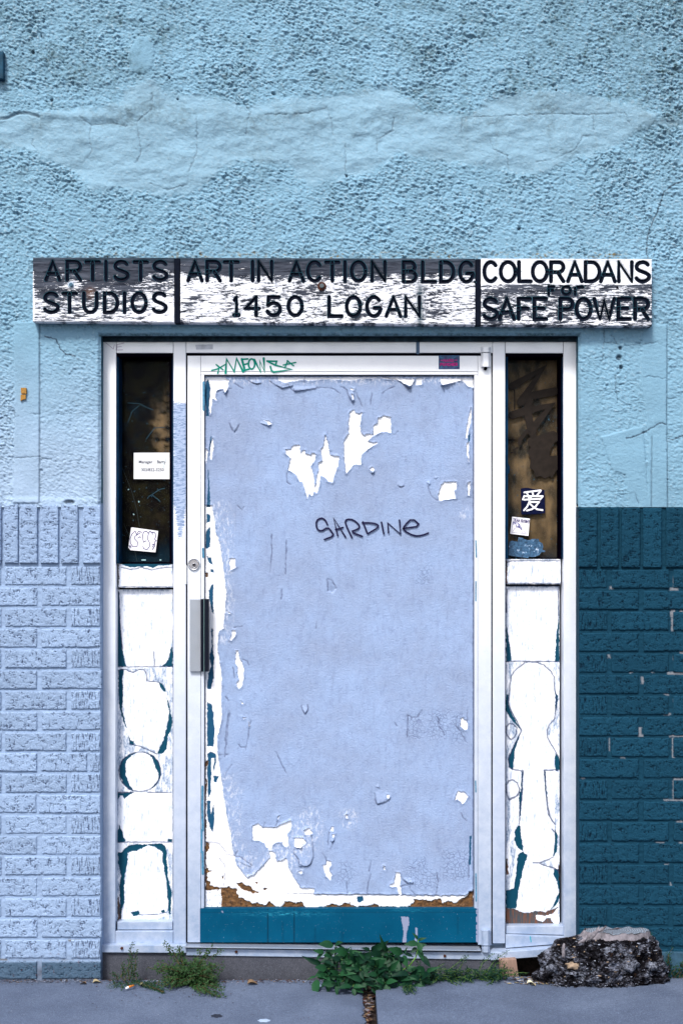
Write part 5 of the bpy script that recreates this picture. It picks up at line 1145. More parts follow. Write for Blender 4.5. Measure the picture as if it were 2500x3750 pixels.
strokes('graffiti', [chaikin(a([(1408, 1728), (1385, 1680), (1345, 1662), (1300, 1690), (1303, 1765), (1345, 1795), (1410, 1752), (1445, 1790), (1470, 1835), (1378, 1870)]), 1), b([(-10, 1832), (-49, 1665), (65, 1848)]), b([(-30, 1775), (40, 1755)]),
     chaikin(b([(125, 1850), (58, 1710), (75, 1675), (140, 1680), (200, 1735), (190, 1770), (110, 1795), (225, 1840)]), 1), b([(275, 1815), (230, 1702)]), chaikin(b([(225, 1710), (330, 1712), (380, 1732), (370, 1760), (275, 1815)]), 1), b([(408, 1705), (430, 1815)]),
     b([(475, 1805), (468, 1712), (590, 1818), (580, 1685)]), chaikin(b([(615, 1765), (785, 1740), (700, 1665), (625, 1740), (615, 1780), (720, 1838), (800, 1830), (855, 1808)]), 1)], 6.2, bp - .0020, M_MARK, boardo)
# handle, lock, pivots
hd = K('pull_handle', 695, 2193, 735.5, 2460, DD - .012, .012, M_ALU2, .002)
pbox('grip', 735, 2194, 746, 2459.5, DD - .034, .034, M_GRIP, hd, .0015); pbox('grip_groove', 746, 2195, 748, 2459, DD - .031, .03, simple('bare_groove_metal', (.3, .5, .5), .4, .6), hd, 0); pbox('grip', 748, 2194, 764, 2459.5, DD - .034, .034, M_GRIP, hd, .0015)
lk = ringm('lock_cylinder', 709.5, 2066.5, 22.5, 17.5, DD - .007, .007, M_CHROME, dr)
disc('lock_face', 709.5, 2066.5, 17.5, DD - .004, .004, simple('brushed_lock_face', (.38, .37, .38), .4, .6), lk)
ringm('plug_ring', 711, 2070.5, 8.8, 6.3, DD - .0075, .004, M_CHROME, lk); disc('key_plug', 711, 2070.5, 6.4, DD - .006, .003, simple('key_plug_metal', (.16, .15, .16), .4, .7), lk)
pbox('keyhole', 710, 2066.5, 712.4, 2075, DD - .0068, .001, M_DARK, lk, 0); disc('keyhole', 711.2, 2067.5, 2.4, DD - .0067, .001, M_DARK, lk, 12, 0)
def pivot(x0, x1, y0, y1, d, par, name='pivot'):
    w_ = x1 - x0; q0 = x0 + w_ * .24; q1 = x1 - w_ * .24; dp = .022
    V = []
    for y in (y0, y1):
        V += [P(x0, y, d), P(x0, y, d - dp * .35), P(q0, y, d - dp), P(q1, y, d - dp), P(x1, y, d - dp * .35), P(x1, y, d)]
    F = [(i, i + 6, i + 7, i + 1) for i in range(5)] + [(0, 1, 2, 3, 4, 5), (11, 10, 9, 8, 7, 6)]
    o = mk(name, V, F, M_ALU, par); bm = bmesh.new(); bm.from_mesh(o.data); bmesh.ops.recalc_face_normals(bm, faces=bm.faces); bevel_bm(bm, .0008, 1); bm.to_mesh(o.data); bm.free(); return o
pv = pivot(1759.5, 1796, 1292.5, 1343, DD, dr); disc('pivot_pin', 1777, 1349, 6, DD - .014, .012, M_DARK, pv, 16)
pivot(1759.5, 1796, 1271, 1290, FD, fr, 'pivot_housing')
pivot(1761, 1794, 3407, 3463, DD, dr); pivot(1762, 1793, 3466, 3489, FD - .01, fr, 'pivot_housing')
# ------------------------------------------------------------------ paper and stickers
sd_ = GD - .0022
t = thing('paper_notice', 'white paper notice with the manager phone number inside the left sidelight', 'notice', P(558, 1706, sd_))
plate('sheet', [(490.5, 1658), (625.5, 1657.5), (625, 1754.5), (490, 1754)], sd_, .0006, M_PAPER, t)
def text(body, px, py, h, mat, par, d, name='lettering', sx=1.0):
    cu = bpy.data.curves.new('lettering', 'FONT'); cu.body = body; cu.size = h * S * 1.45; cu.align_x = 'CENTER'; cu.align_y = 'CENTER'; cu.resolution_u = 3; cu.offset = .0004
    o = bpy.data.objects.new('tmp', cu); COL.objects.link(o)
    bpy.context.view_layer.update()
    me = bpy.data.meshes.new_from_object(o.evaluated_get(bpy.context.evaluated_depsgraph_get())); bpy.data.objects.remove(o)
    c = P(px, py, d)
    me.transform(Matrix.Translation(c) @ Matrix.Rotation(R(90), 4, 'X') @ Matrix.Diagonal((sx, 1, 1, 1)))
    me.materials.clear(); me.materials.append(mat)
    o = bpy.data.objects.new(name, me); return link(o, par)
text('Manager :  Barry', 558, 1692, 11.5, M_INK, t, sd_ - .0003, sx=.92); text('303/832-3250', 559, 1721, 11.5, M_INK, t, sd_ - .0003, sx=.92)
strokes('wet_stain', [[(596, 1690), (602, 1700), (600, 1712)], [(605, 1675), (608, 1690)]], 5, sd_ - .0002, simple('faint_stain', (.62, .68, .72), .8), t)
# bubble-letter sticker
z = lambda l: u(l, 420, 1620, .2126)
t = thing('sticker', 'white sticker with hand-drawn bubble letters, tilted, low in the left sidelight', 'sticker', P(526, 1977, sd_), 'stickers on the sidelights')
plate('sheet', z([(285, 1470), (305, 1464), (752, 1526), (705, 1893), (275, 1857), (238, 1810)]), sd_, .0006, M_STWHITE, t)
strokes('drawn_letters', [z([(380, 1590), (355, 1525), (300, 1580), (268, 1660), (275, 1740), (320, 1800), (390, 1790), (400, 1720), (345, 1660), (350, 1620), (440, 1560)]), z([(380, 1590), (415, 1530), (470, 1550)]), z([(400, 1650), (440, 1625), (450, 1640)]),
       z([(500, 1720), (480, 1620), (500, 1545), (550, 1530), (585, 1570), (565, 1660), (600, 1720), (605, 1790), (560, 1850), (500, 1830), (490, 1790)]), z([(500, 1720), (540, 1695)]), z([(580, 1570), (610, 1530), (650, 1560)]), z([(650, 1590), (650, 1545), (700, 1560), (710, 1620), (690, 1670), (720, 1690), (695, 1710), (690, 1790), (650, 1850)]),
       z([(645, 1755), (678, 1752), (655, 1800)]), z([(250, 1780), (272, 1815)]), z([(268, 1775), (288, 1805)])], 2.6, sd_ - .0003, M_INKP, t)
# love character
z = lambda l: u(l, 1820, 1700, .1786)
t = thing('sticker', 'square navy sticker with a white Chinese character in the right sidelight', 'sticker', P(1949, 1833, sd_), 'stickers on the sidelights')
plate('sheet', z([(478, 500), (560, 484), (640, 486), (740, 510), (960, 522), (978, 1000), (800, 1025), (490, 1028)]), sd_, .0006, M_NAVY, t)
strokes('character', [z([(550, 578), (880, 535)]), z([(890, 540), (800, 650)]), z([(600, 580), (635, 650)]), z([(715, 570), (735, 640)]), z([(545, 655), (925, 655)]), z([(930, 655), (870, 725)]), z([(550, 650), (520, 722)]),
        z([(545, 728), (860, 708)]), z([(650, 690), (655, 770), (610, 870), (545, 945)]), z([(650, 775), (855, 775)]), z([(850, 775), (780, 870), (700, 925), (605, 950)]), z([(655, 800), (740, 880), (820, 925), (925, 940)]), z([(640, 680), (690, 690)])], 6.2, sd_ - .0003, M_STWHITE, t)
# TEAM ENEMY
t = thing('sticker', 'white TEAM ENEMY sticker with a revolver drawing, tilted, in the right sidelight', 'sticker', P(1903, 1927, sd_), 'stickers on the sidelights')
plate('sheet', z([(300, 1075), (665, 1115), (635, 1470), (262, 1425)]), sd_, .0006, M_STWHITE, t)
def tl(x0, y0, w, h, skew):   # letter boxes along a tilted line
    return lambda ch, i: [[(px, py + (px - x0) * skew) for px, py in l] for l in glyph(ch, x0 + i * w, x0 + i * w + w * .66, y0, y0 + h)]
f = tl(1878.5, 1899, 6.3, 8, .115); ls = []
for i, ch in enumerate('TEAM ENXMY'):
    if ch != ' ': ls += f(ch, i if i < 4 else i - .35)
ls += [[(1890.5, 1897), (1891.2, 1897.1)], [(1894, 1897.3), (1894.8, 1897.4)]]
strokes('lettering', ls, 2.1, sd_ - .0003, M_INKP, t)
strokes('drawn_frame', [z([(318, 1168), (632, 1208), (605, 1430), (290, 1395), (318, 1168)])], 1.0, sd_ - .0003, M_INKP, t)
strokes('drawn_revolver', [z([(315, 1195), (330, 1235)]), z([(340, 1190), (355, 1225)]), z([(362, 1192), (375, 1225)]), z([(320, 1190), (420, 1205), (440, 1240), (430, 1290)]), z([(385, 1240), (385, 1275), (415, 1280)]), z([(440, 1220), (505, 1335)]), z([(432, 1250), (490, 1345)]), z([(428, 1270), (445, 1300)])], 2.2, sd_ - .0003, simple('blue_ink', (.06, .06, .26), .6), t)
strokes('drawn_hill', [z([(310, 1390), (350, 1320), (400, 1295), (440, 1310)]), z([(495, 1385), (520, 1365), (560, 1380), (580, 1408), (500, 1400)])], .9, sd_ - .0004, M_INKP, t)
t = thing('sticker', 'torn pale blue sticker remnant at the bottom of the right sidelight', 'sticker', P(1925, 2010, sd_), 'stickers on the sidelights')
plate('sheet', z([(245, 1590), (300, 1570), (415, 1590), (430, 1500), (520, 1510), (560, 1540), (640, 1560), (720, 1530), (840, 1530), (860, 1590), (920, 1620), (940, 1690), (920, 1750), (985, 1775), (970, 1805), (900, 1800), (860, 1860), (760, 1900), (640, 1900), (635, 1925), (430, 1900), (300, 1880), (225, 1865)]), sd_, .0006, M_TORN, t)
t = thing('sticker', 'small dark blue sticker cut off by the left edge of the right sidelight', 'sticker', P(1857, 1708, sd_), 'stickers on the sidelights')
plate('sheet', z([(150, -10), (225, -5), (255, 60), (250, 140), (245, 185), (180, 190), (150, 190)]), sd_, .0006, simple('teal_sticker', (.008, .06, .13), .5, 0, .3, 90), t)
t = thing('sticker', 'small dark violet sticker with faded pink lettering on the door top rail', 'sticker', P(1643, 1327, DD), 'stickers on the door')
plate('sheet', [(1605, 1301 + .5), (1682, 1301 + .5), (1682, 1352), (1605, 1352)], DD - .0008, .0006, M_STK, t)
ls = []
for i, ch in enumerate('HARD'): ls += glyph(ch, 1623 + i * 10, 1629.5 + i * 10, 1316, 1324)
ls += [[(1614, 1320), (1619, 1320)], [(1665, 1319), (1672, 1318.5)]]
for i, ch in enumerate('PUNCHER'): ls += glyph(ch, 1612 + i * 9.2, 1618 + i * 9.2, 1330, 1339)
strokes('lettering', ls, 2.8, DD - .0012, M_PINK, t)
m_ = simple('teal_scuff', (.05, .2, .34), .6)
for l_ in ([(1609, 1306), (1620, 1311)], [(1655, 1313), (1668, 1306)], [(1660, 1343), (1676, 1341)], [(1612, 1347), (1618, 1339)]): strokes('scuff', [l_], 2.6, DD - .0011, m_, t)
t = thing('sticker', 'faded tape remnant on the header above the door, left of centre', 'sticker', P(748, 1266, FD), 'tape remnants')
plate('sheet', [(716, 1262), (780, 1261), (780, 1279), (719, 1280)], FD - .0006, .0004, simple('tape_residue', (.62, .63, .68), .7, 0, .15, 60), t)

# ------------------------------------------------------------------ wood block, stump
bk = thing('wood_block', 'pale squared wood block propping up the sill beside the stump', 'wood block', P(1862, 3580, .0))
pbox('block', 1829, 3515, 1896, 3581, .006, .045, M_BLOCK, bk, .002, q=[(1828, 3516), (1889, 3513), (1898, 3578), (1833, 3582)])
st = thing('tree_stump', 'cut tree stump with gnarled dark bark against the teal brick wall', 'tree stump', (P(2210, 3590).x, -.05, 0))
SY = -.036
def stump_r(th, v):
    """v 0 top .. 1 ground -> centre x px, rx px, ry m"""
    cx = np.interp(v, [0, .12, .25, .5, .75, 1], [2248, 2242, 2212, 2196, 2190, 2182]); rx = np.interp(v, [0, .1, .25, .5, .8, 1], [118, 128, 168, 196, 216, 222]); ry = np.interp(v, [0, .15, .35, .6, 1], [.056, .062, .074, .082, .080])
    return cx, rx, ry
nt, nv = 420, 150
TH, V_ = np.meshgrid(np.linspace(0, 2 * np.pi, nt, endpoint=False), np.linspace(0, 1, nv))
cx, rx, ry = stump_r(TH, V_)
ca, sa = np.cos(TH), np.sin(TH)
n3 = fbm(ca * 3.2 + V_ * .6 + 5, sa * 3.2 + V_ * 3.6, 5, 3, .62); n4 = fbm(ca * 9 + 3, sa * 9 + V_ * 8, 4, 8, .65)
f1, f2 = worley(TH * 2.4 + 1.5 * n3, V_ * 5 + n3, 9)
amt = sstep(.10, .32, V_ + .06 * n3)
lump = 1 + amt * (.24 * n3 - .16 * (f1 - .35)) + (.03 + .11 * amt) * n4 + .07 * amt * np.cos(9 * TH + 5 * n3 + 2 * V_) * (.5 + V_)
Xs = (cx - CX) * S + rx * S * ca * lump
Ys = SY + ry * sa * lump - .0
Zt = 194 * S
Zs = Zt * (1 - V_) + .030 * amt * (1 - V_) * n3 + .012 * amt * (1 - V_) * n4 + (1 - sstep(0, .1, V_)) * .010 * fbm(ca * 3, sa * 3, 3, 4)
Zs[-1] = -.01
Ys = np.minimum(Ys, -.009 + .0 * Ys)
vv = np.stack([Xs, Ys, Zs], -1).reshape(-1, 3); idx = np.arange(nt * nv).reshape(nv, nt); nx2 = np.roll(idx, -1, 1)
q = np.stack([idx[:-1], idx[1:], nx2[1:], nx2[:-1]], -1).reshape(-1, 4)
o = mk('bark', vv.tolist(), q[:, ::-1].tolist(), M_BARK, st, smooth=True)
o.data.materials.append(M_SIDEW)
n_up = (nt * 25)
for i in range(n_up):
    o.data.polygons[i].material_index = 1 if (i // nt) < 15 + 12 * n3[min(nv - 1, i // nt), i % nt] else 0
bmx = bmesh.new(); bmx.from_mesh(o.data); bmesh.ops.recalc_face_normals(bmx, faces=bmx.faces); bmx.to_mesh(o.data); bmx.free()
# cut face : concentric rings with slight dish
rings = 14; V = []; F = []
top = np.stack([Xs[0], Ys[0], Zs[0]], -1); cen = top.mean(0)
for r_ in range(rings + 1):
    f = 1 - r_ / (rings + .3)
    for i in range(nt):
        p_ = cen + (top[i] - cen) * f * (.985 if r_ == 0 else .98); V.append((p_[0], p_[1], p_[2] + (.003 if r_ else .0005) + .0025 * float(perlin(np.array(p_[0] * 30), np.array(p_[1] * 30), 3)) - .012 * max(0, (cen[0] - .07 - p_[0]) / .05)))
for r_ in range(rings):
    for i in range(nt):
        j = (i + 1) % nt; F.append((r_ * nt + i, r_ * nt + j, (r_ + 1) * nt + j, (r_ + 1) * nt + i))
V.append((cen[0], cen[1], cen[2] + .003)); c0 = len(V) - 1
for i in range(nt): F.append((rings * nt + i, rings * nt + (i + 1) % nt, c0))
mk('cut_face', V, F, M_CUT, st, smooth=True)
# slender radial crack
mk('crack', [(cen[0] - .06, cen[1] - .004, cen[2] + .0052), (cen[0] - .02, cen[1] - .002, cen[2] + .0056), (cen[0] + .005, cen[1] + .012, cen[2] + .0056), (cen[0] + .02, cen[1] + .010, cen[2] + .0056), (cen[0] - .018, cen[1] - .006, cen[2] + .0056)],
   [(0, 4, 1), (1, 4, 3, 2)], M_RUST, st)
def chunk(bm, c, s, el=(1, 1, 1), rot=None, seed=0):
    r = bmesh.ops.create_icosphere(bm, subdivisions=1, radius=1)
    rr = random.Random(seed); rot = rot or Matrix.Rotation(rr.uniform(0, 6), 3, 'Z') @ Matrix.Rotation(rr.uniform(-.9, .9), 3, 'X')
    for v in r['verts']:
        v.co = v.co * rr.uniform(.7, 1.25); v.co = Vector((v.co.x * el[0], v.co.y * el[1], v.co.z * el[2])) * s; v.co = rot @ v.co + Vector(c)
def knobs(name, n, mat, smin, smax, vmin, vmax, el, seed, th0=180, th1=360):
    bm = bmesh.new(); rr = random.Random(seed)
    for i in range(n):
        a_ = R(rr.uniform(th0, th1)); v = rr.uniform(vmin, vmax); j = int(a_ / (2 * math.pi) * nt) % nt; k_ = min(nv - 2, int(v * nv))
        p_ = Vector((Xs[k_, j], Ys[k_, j], Zs[k_, j])); chunk(bm, p_ + Vector((0, -.002, 0)), rr.uniform(smin, smax), el, None, seed * 1000 + i)
    o = bm_obj(name, bm, mat, st); o['kind'] = 'stuff'; return o
M_WEATH = simple('silvered_bark', (.25, .27, .33), .85, 0, .55, 70, .8, 150); M_PALEB = simple('pale_broken_bark', (.27, .20, .14), .85, 0, .5, 60, .8, 150); M_BLK = simple('black_bark', (.008, .007, .009), .9, 0, .5, 60, .8, 150)
knobs('bark_chips', 420, M_BARK, .003, .011, .12, .98, (1.5, .35, .6), 1); knobs('bark_chips', 150, M_WEATH, .0012, .0035, .15, .95, (2.2, .4, .6), 2); knobs('bark_chips', 50, M_PALEB, .0015, .004, .1, .95, (2.2, .5, .6), 3)
M_BURL = NT('silvered_burl'); _c = M_BURL.mix(M_BURL.mr(M_BURL.noise(85, 8, .88), .44, .60), (.012, .011, .015), (.36, .39, .48)); M_BURL = M_BURL.fin(_c, .9, 0, M_BURL.bump(M_BURL.noise(120, 7, .85), 1, .01), .05)
for i, (px, py, s_, e, m) in enumerate(((2098, 3536, .017, (1.5, .5, .7), M_PALEB), (2112, 3566, .017, (1.6, .5, .55), M_BURL), (2302, 3530, .027, (1.1, .45, .95), M_BURL), (2388, 3538, .017, (1.2, .6, .9), M_BURL), (2062, 3484, .012, (.55, .6, 1.9), M_SIDEW), (2190, 3548, .018, (1, .45, .9), M_BURL), (2135, 3585, .013, (1.3, .6, .9), M_BURL), (2180, 3572, .011, (1.3, .5, .8), M_PALEB), (2020, 3545, .014, (1.3, .6, .9), M_BURL), (2225, 3480, .014, (1.7, .5, .7), M_BURL))):
    bm = bmesh.new(); p_ = P(px, py, -.105); r = bmesh.ops.create_icosphere(bm, subdivisions=3, radius=1)
    for v in r['verts']:
        nn = float(fbm(np.array(v.co.x * 1.6 + i), np.array(v.co.z * 1.6 + v.co.y), 4, i, .75)); v.co = Vector((v.co.x * e[0], v.co.y * e[1], v.co.z * e[2])) * s_ * (1 + .9 * nn) + p_
    bm_obj('burl', bm, m, st, True)
# split flange of wood at the left of the cut
bm = bmesh.new()
for i in range(16):
    x = 2120 + i * 6 + random.uniform(-3, 3); chunk(bm, P(x, 3462 - i * 4.2 + random.uniform(-8, 8), -.075), random.uniform(.008, .016), (.42, .4, 1.5), Matrix.Rotation(R(random.uniform(20, 55)), 3, 'Y'), 500 + i)
bm_obj('split_wood', bm, M_SIDEW, st)['kind'] = 'stuff'
# root skirt of crumbled bark to the left
bm = bmesh.new(); rr = random.Random(9)
for i in range(520):
    f = rr.random() ** .8; px = 2200 - 290 * f; top_ = 3585 - 120 * max(0, 1 - f * 1.15) * rr.random(); 
    chunk(bm, (P(px, 3590).x, rr.uniform(-.075, .02) - .02 * (1 - f), max(.002, (3590 - top_) * S * rr.random() + .004)), rr.uniform(.0025, .008), (1.5, .6, .5), None, 7000 + i)
bm_obj('bark_crumbs', bm, M_BARK, st)['kind'] = 'stuff'

# ------------------------------------------------------------------ litter
def leaf_mesh(name, L, W, fold, curl, mat, n=4, tooth=0):
    V = [(0, 0, 0)]; F = []
    for i in range(1, n):
        f = i / n; w = W * math.sin(math.pi * f ** .75) * (1 + tooth * (.5 - (i % 2))); z = -curl * f * f * L
        V += [(-w / 2, f * L, z + fold * w), (0, f * L, z), (w / 2, f * L, z + fold * w)]
    V.append((0, L, -curl * L))
    e = len(V) - 1
    F += [(0, 2, 1), (0, 3, 2)]
    for i in range(n - 2):
        a_ = 1 + i * 3; F += [(a_, a_ + 1, a_ + 4, a_ + 3), (a_ + 1, a_ + 2, a_ + 5, a_ + 4)]
    a_ = 1 + (n - 2) * 3; F += [(a_, a_ + 1, e), (a_ + 1, a_ + 2, e)]
    me = bpy.data.meshes.new(name); me.from_pydata(V, [], F); me.materials.append(mat); me.shade_smooth(); return me
def scatter_flakes(name, n, fx, mats, seed, smin, smax, parent=None):
    rr = random.Random(seed); V = []; F = []
    for i in range(n):
        x, y, z_ = fx(rr); a_ = rr.uniform(0, 6.3); l = rr.uniform(smin, smax); w = l * rr.uniform(.25, .6); b0 = len(V); tl_ = rr.uniform(-.3, .3)
        for dx, dy, dz in ((-l, 0, 0), (0, -w, tl_ * w), (l, 0, .15 * l), (0, w, .3 * w)):
            V.append((x + dx * math.cos(a_) - dy * math.sin(a_), y + dx * math.sin(a_) + dy * math.cos(a_), z_ + .0015 + abs(dz)))
        F.append((b0, b0 + 1, b0 + 2, b0 + 3))
    o = mk(name, V, F, mats, parent); o['kind'] = 'stuff'
    if isinstance(mats, list):
        for p_ in o.data.polygons: p_.material_index = rr.randrange(len(mats))
    return o
LM = [M_DRY, M_DRYP, M_SOIL, M_WEATH, M_RUST, M_SOIL]
def f1_(rr):
    p_ = G(rr.gauss(1985, 55), rr.uniform(3592, 3618)); return (p_.x, p_.y, .012)
def f2_(rr):
    x = rr.uniform(-1.2, 1.2); return (x, rr.uniform(-.03, .004) * (1 if rr.random() < .8 else 2), .001)
def f3_(rr):
    py = rr.uniform(3590, 3752); p_ = G(1350 - (py - 3590) * .16 + rr.gauss(0, 12 + (py - 3590) * .05), py); return (min(p_.x, xg0 - .002), p_.y, -.012)
def f4_(rr):
    p_ = G(rr.uniform(300, 900), rr.uniform(3592, 3680)); return (p_.x, p_.y, .001)
scatter_flakes('leaf_litter', 320, f1_, LM, 1, .003, .011); scatter_flakes('wall_foot_debris', 1700, f2_, [M_SOIL, M_SOIL, M_DRY, M_RUST, M_WEATH], 2, .002, .006)
scatter_flakes('joint_debris', 500, f3_, [M_SOIL, M_SOIL, M_SOIL, M_SIDEW, M_RUST, M_DRY], 3, .003, .014); scatter_flakes('pavement_crumbs', 70, f4_, [M_SOIL, M_RUST, M_SOIL], 4, .002, .005)
def f5_(rr): return (rr.uniform(-1.2, 1.2), rr.uniform(-.42, -.04), .001)
scatter_flakes('pavement_specks', 130, f5_, [M_SOIL, M_SOIL, M_RUST, M_WEATH], 6, .0012, .004)
lf = leaf_mesh('dry_leaf', .03, .018, .35, .3, M_DRY, 5)
def dry(px, py, sc_, lab, mat, rz, group='dry leaves on the pavement', cat='leaf', dz=.003, h=None):
    me = leaf_mesh('dry_leaf', .03 * sc_, .018 * sc_, .5, .35, mat, 5); o = bpy.data.objects.new('dry_leaf', me); p_ = G(px, py) if h is None else P(px, py, h); o.location = p_ + Vector((0, 0, dz)); o.rotation_euler = (.2, .15, rz); COL.objects.link(o); return tag(o, lab, cat, group)
dry(340, 3602, 1.0, 'yellow dry leaf at the foot of the lavender bricks, near the curb corner', M_DRYP, -1.2); dry(318, 3606, .8, 'brown dry leaf lying left of the yellow leaf at the wall foot', M_DRY, 1.5)
dry(515, 3618, .9, 'pale curled dry leaf among the weeds right of the cigarette end', M_DRYP, .3, dz=.01); dry(905, 3608, 1.3, 'brown curled dry leaf under the sill, right of the left weeds', M_DRY, -1.3, dz=.004)
dry(1928, 3618, .9, 'pale shell-like dry leaf in front of the wood block and stump', simple('cream_leaf', (.55, .52, .36), .5), -1.4, dz=.016); dry(2115, 3462, 1.5, 'orange-brown dry leaf caught between the frame foot and the stump top', M_DRY, 1.2, dz=0, h=-.02)
dry(1352, 3625, 1.1, 'tan dry leaf in the pavement joint beneath the broad-leaved weed', M_DRYP, .4, dz=.0)
dry(1960, 3625, .7, 'small tan dry leaf beside the pale shell-like leaf', M_DRYP, .9, dz=.014)
cg = thing('cigarette_end', 'orange and white cigarette end lying among the left weeds', 'cigarette end', G(475, 3628))
def tube(bm, p0, p1, r0, r1, n=8):
    d_ = (p1 - p0); z_ = d_.normalized(); x_ = z_.orthogonal().normalized(); y_ = z_.cross(x_); A = []; B = []
    for i in range(n):
        a_ = 2 * math.pi * i / n; o_ = x_ * math.cos(a_) + y_ * math.sin(a_); A.append(bm.verts.new(p0 + o_ * r0)); B.append(bm.verts.new(p1 + o_ * r1))
    for i in range(n): bm.faces.new((A[i], A[(i + 1) % n], B[(i + 1) % n], B[i]))
    bm.faces.new(A[::-1]); bm.faces.new(B)
p0 = G(462, 3630) + Vector((0, 0, .010)); p1 = G(490, 3622) + Vector((0, 0, .014)); pm = p0.lerp(p1, .3)
bm = bmesh.new(); tube(bm, pm, p1, .004, .004); bm_obj('filter', bm, M_ORANGE, cg); bm = bmesh.new(); tube(bm, p0, pm, .0035, .004); bm_obj('paper', bm, M_PAPER, cg)
def blob(name, px, py, rx, ry, lab, cat, mat, zz=.0012):
    p_ = G(px, py); V = [(p_.x, p_.y, zz + .0008)]; n = 18
    for i in range(n):
        a_ = 2 * math.pi * i / n; q_ = 1 + .15 * math.sin(i * 2.3 + px); V.append((p_.x + rx * math.cos(a_) * q_, p_.y + ry * math.sin(a_) * q_, zz * .6))
    o = mk(name, V, [(0, i + 1, (i + 1) % n + 1) for i in range(n)], mat); return tag(o, lab, cat)
blob('gum_spot', 793, 3721, .0185, .018, 'round black gum spot on the pavement slab, front left of centre', 'gum spot', simple('black_gum', (.018, .022, .035), .7))
blob('bird_dropping', 967, 3738, .020, .016, 'white bird dropping splat at the front of the left slab', 'dropping', simple('white_smear', (.3, .38, .5), .7))
blob('paper_scrap', 2325, 3660, .008, .012, 'tiny pale blue paper scrap on the right slab, in front of the stump', 'paper scrap', simple('blue_scrap', (.3, .5, .65), .6), .002)
blob('paper_scrap', 1172, 3612, .012, .014, 'small pale plastic scrap at the sill foot, left of the broad-leaved weed', 'paper scrap', simple('grey_scrap', (.35, .45, .55), .4), .003)

# ------------------------------------------------------------------ weeds
def stem_bm(bm, pts, r0, r1):
    for i in range(len(pts) - 1):
        a_ = i / (len(pts) - 1); b_ = (i + 1) / (len(pts) - 1); tube(bm, pts[i], pts[i + 1], r0 + (r1 - r0) * a_, r0 + (r1 - r0) * b_, 6)
LB = [leaf_mesh('leaf', 1.0, .46, .14, .25, M_LEAF, 7, .12), leaf_mesh('leaf', 1.0, .38, .25, .5, M_LEAF, 7, .15), leaf_mesh('leaf', 1.0, .54, .1, .15, M_LEAF, 7, .1), leaf_mesh('leaf', 1.0, .33, .35, .7, M_LEAF, 7, .1)]
def orient(n_, dirv):
    y_ = dirv.normalized(); z_ = (n_ - y_ * n_.dot(y_)).normalized(); x_ = y_.cross(z_)
    return Matrix((x_, y_, z_)).transposed()
def broad(name, lab, tips, base, seed, Lr=(.035, .062)):
    rr = random.Random(seed); root = thing(name, lab, 'weed', base); bm = bmesh.new(); cnt = 0
    for tx, ty, tz, nl in tips:
        tip = Vector((tx, ty, tz)); b_ = Vector(base) + Vector((rr.uniform(-.05, .05), rr.uniform(-.01, .01), 0)); mid = b_.lerp(tip, .5) + Vector((rr.uniform(-.015, .015), -.01, .03)); pts = [b_, b_.lerp(mid, .6), mid, mid.lerp(tip, .6), tip]
        stem_bm(bm, pts, .0022, .0012)
        nl = int(nl * 1.5)
        for i in range(nl):
            whorl = i < nl * .55; p_ = tip if whorl else pts[2 + i % 2].lerp(tip, rr.random() * .6)
            an = i * 2.4 + rr.uniform(-.3, .3); dirv = Vector((math.cos(an), -abs(math.sin(an)) * .9 - .1, math.sin(an) * .85 - .12))
            nrm = Vector((rr.uniform(-.7, .7), -.8 + rr.uniform(-.2, .4), .7 + rr.uniform(-.6, .3)))
            L_ = rr.uniform(*Lr) * rr.choice((.55, .8, 1, 1.15)) * (1 if whorl else .85)
            o = bpy.data.objects.new('leaf', LB[rr.randrange(4)]); cnt += 1
            M_ = orient(nrm, dirv).to_4x4(); M_.translation = p_ + dirv * .004
            o.matrix_world = M_ @ Matrix.Diagonal((L_, L_, L_, 1)); loc = o.matrix_world.translation.copy()
            COL.objects.link(o); o.parent = root; o.location = loc - Vector(base)
    bm_obj('stem', bm, M_STEM, root, True); return root
rr = random.Random(42); tips = []
for px, py, d_, n_ in ((1190, 3465, -.03, 7), (1225, 3440, -.02, 6), (1275, 3470, -.05, 8), (1200, 3540, -.08, 7), (1195, 3575, -.10, 7), (1275, 3550, -.12, 8), (1235, 3600, -.14, 6), (1330, 3480, -.05, 7), (1375, 3530, -.11, 8), (1385, 3570, -.12, 8), (1330, 3590, -.13, 7), (1420, 3545, -.10, 7), (1300, 3510, -.09, 7), (1400, 3480, -.05, 6),
                       (1425, 3460, -.04, 6), (1440, 3500, -.06, 6), (1355, 3460, -.03, 5), (1160, 3580, -.09, 5), (1250, 3505, -.08, 7), (1410, 3600, -.12, 6), (1460, 3590, -.09, 6), (1320, 3545, -.13, 7), (1290, 3615, -.15, 5), (1475, 3470, -.04, 4), (1350, 3510, -.1, 6), (1215, 3500, -.06, 6), (1500, 3570, -.09, 5), (1540, 3585, -.09, 5), (1480, 3540, -.07, 5), (1560, 3560, -.06, 4), (1510, 3610, -.10, 5), (1240, 3570, -.12, 6), (1360, 3610, -.13, 5), (1180, 3520, -.06, 5)):
    p_ = P(px, py + (22 if py < 3490 else 8 if py < 3560 else 0), d_); tips.append((p_.x, p_.y, max(.012, p_.z), n_))
broad('broadleaf_weed', 'bushy broad-leaved green weed growing at the threshold in front of the teal kick rail', tips, (P(1330, 3590).x, -.03, 0), 5)
tw = []
for px, py, d_, n_ in ((1525, 3450, -.04, 6), (1545, 3480, -.05, 3), (1505, 3500, -.05, 3)):
    p_ = P(px, py, d_); tw.append((p_.x, p_.y, p_.z, n_))
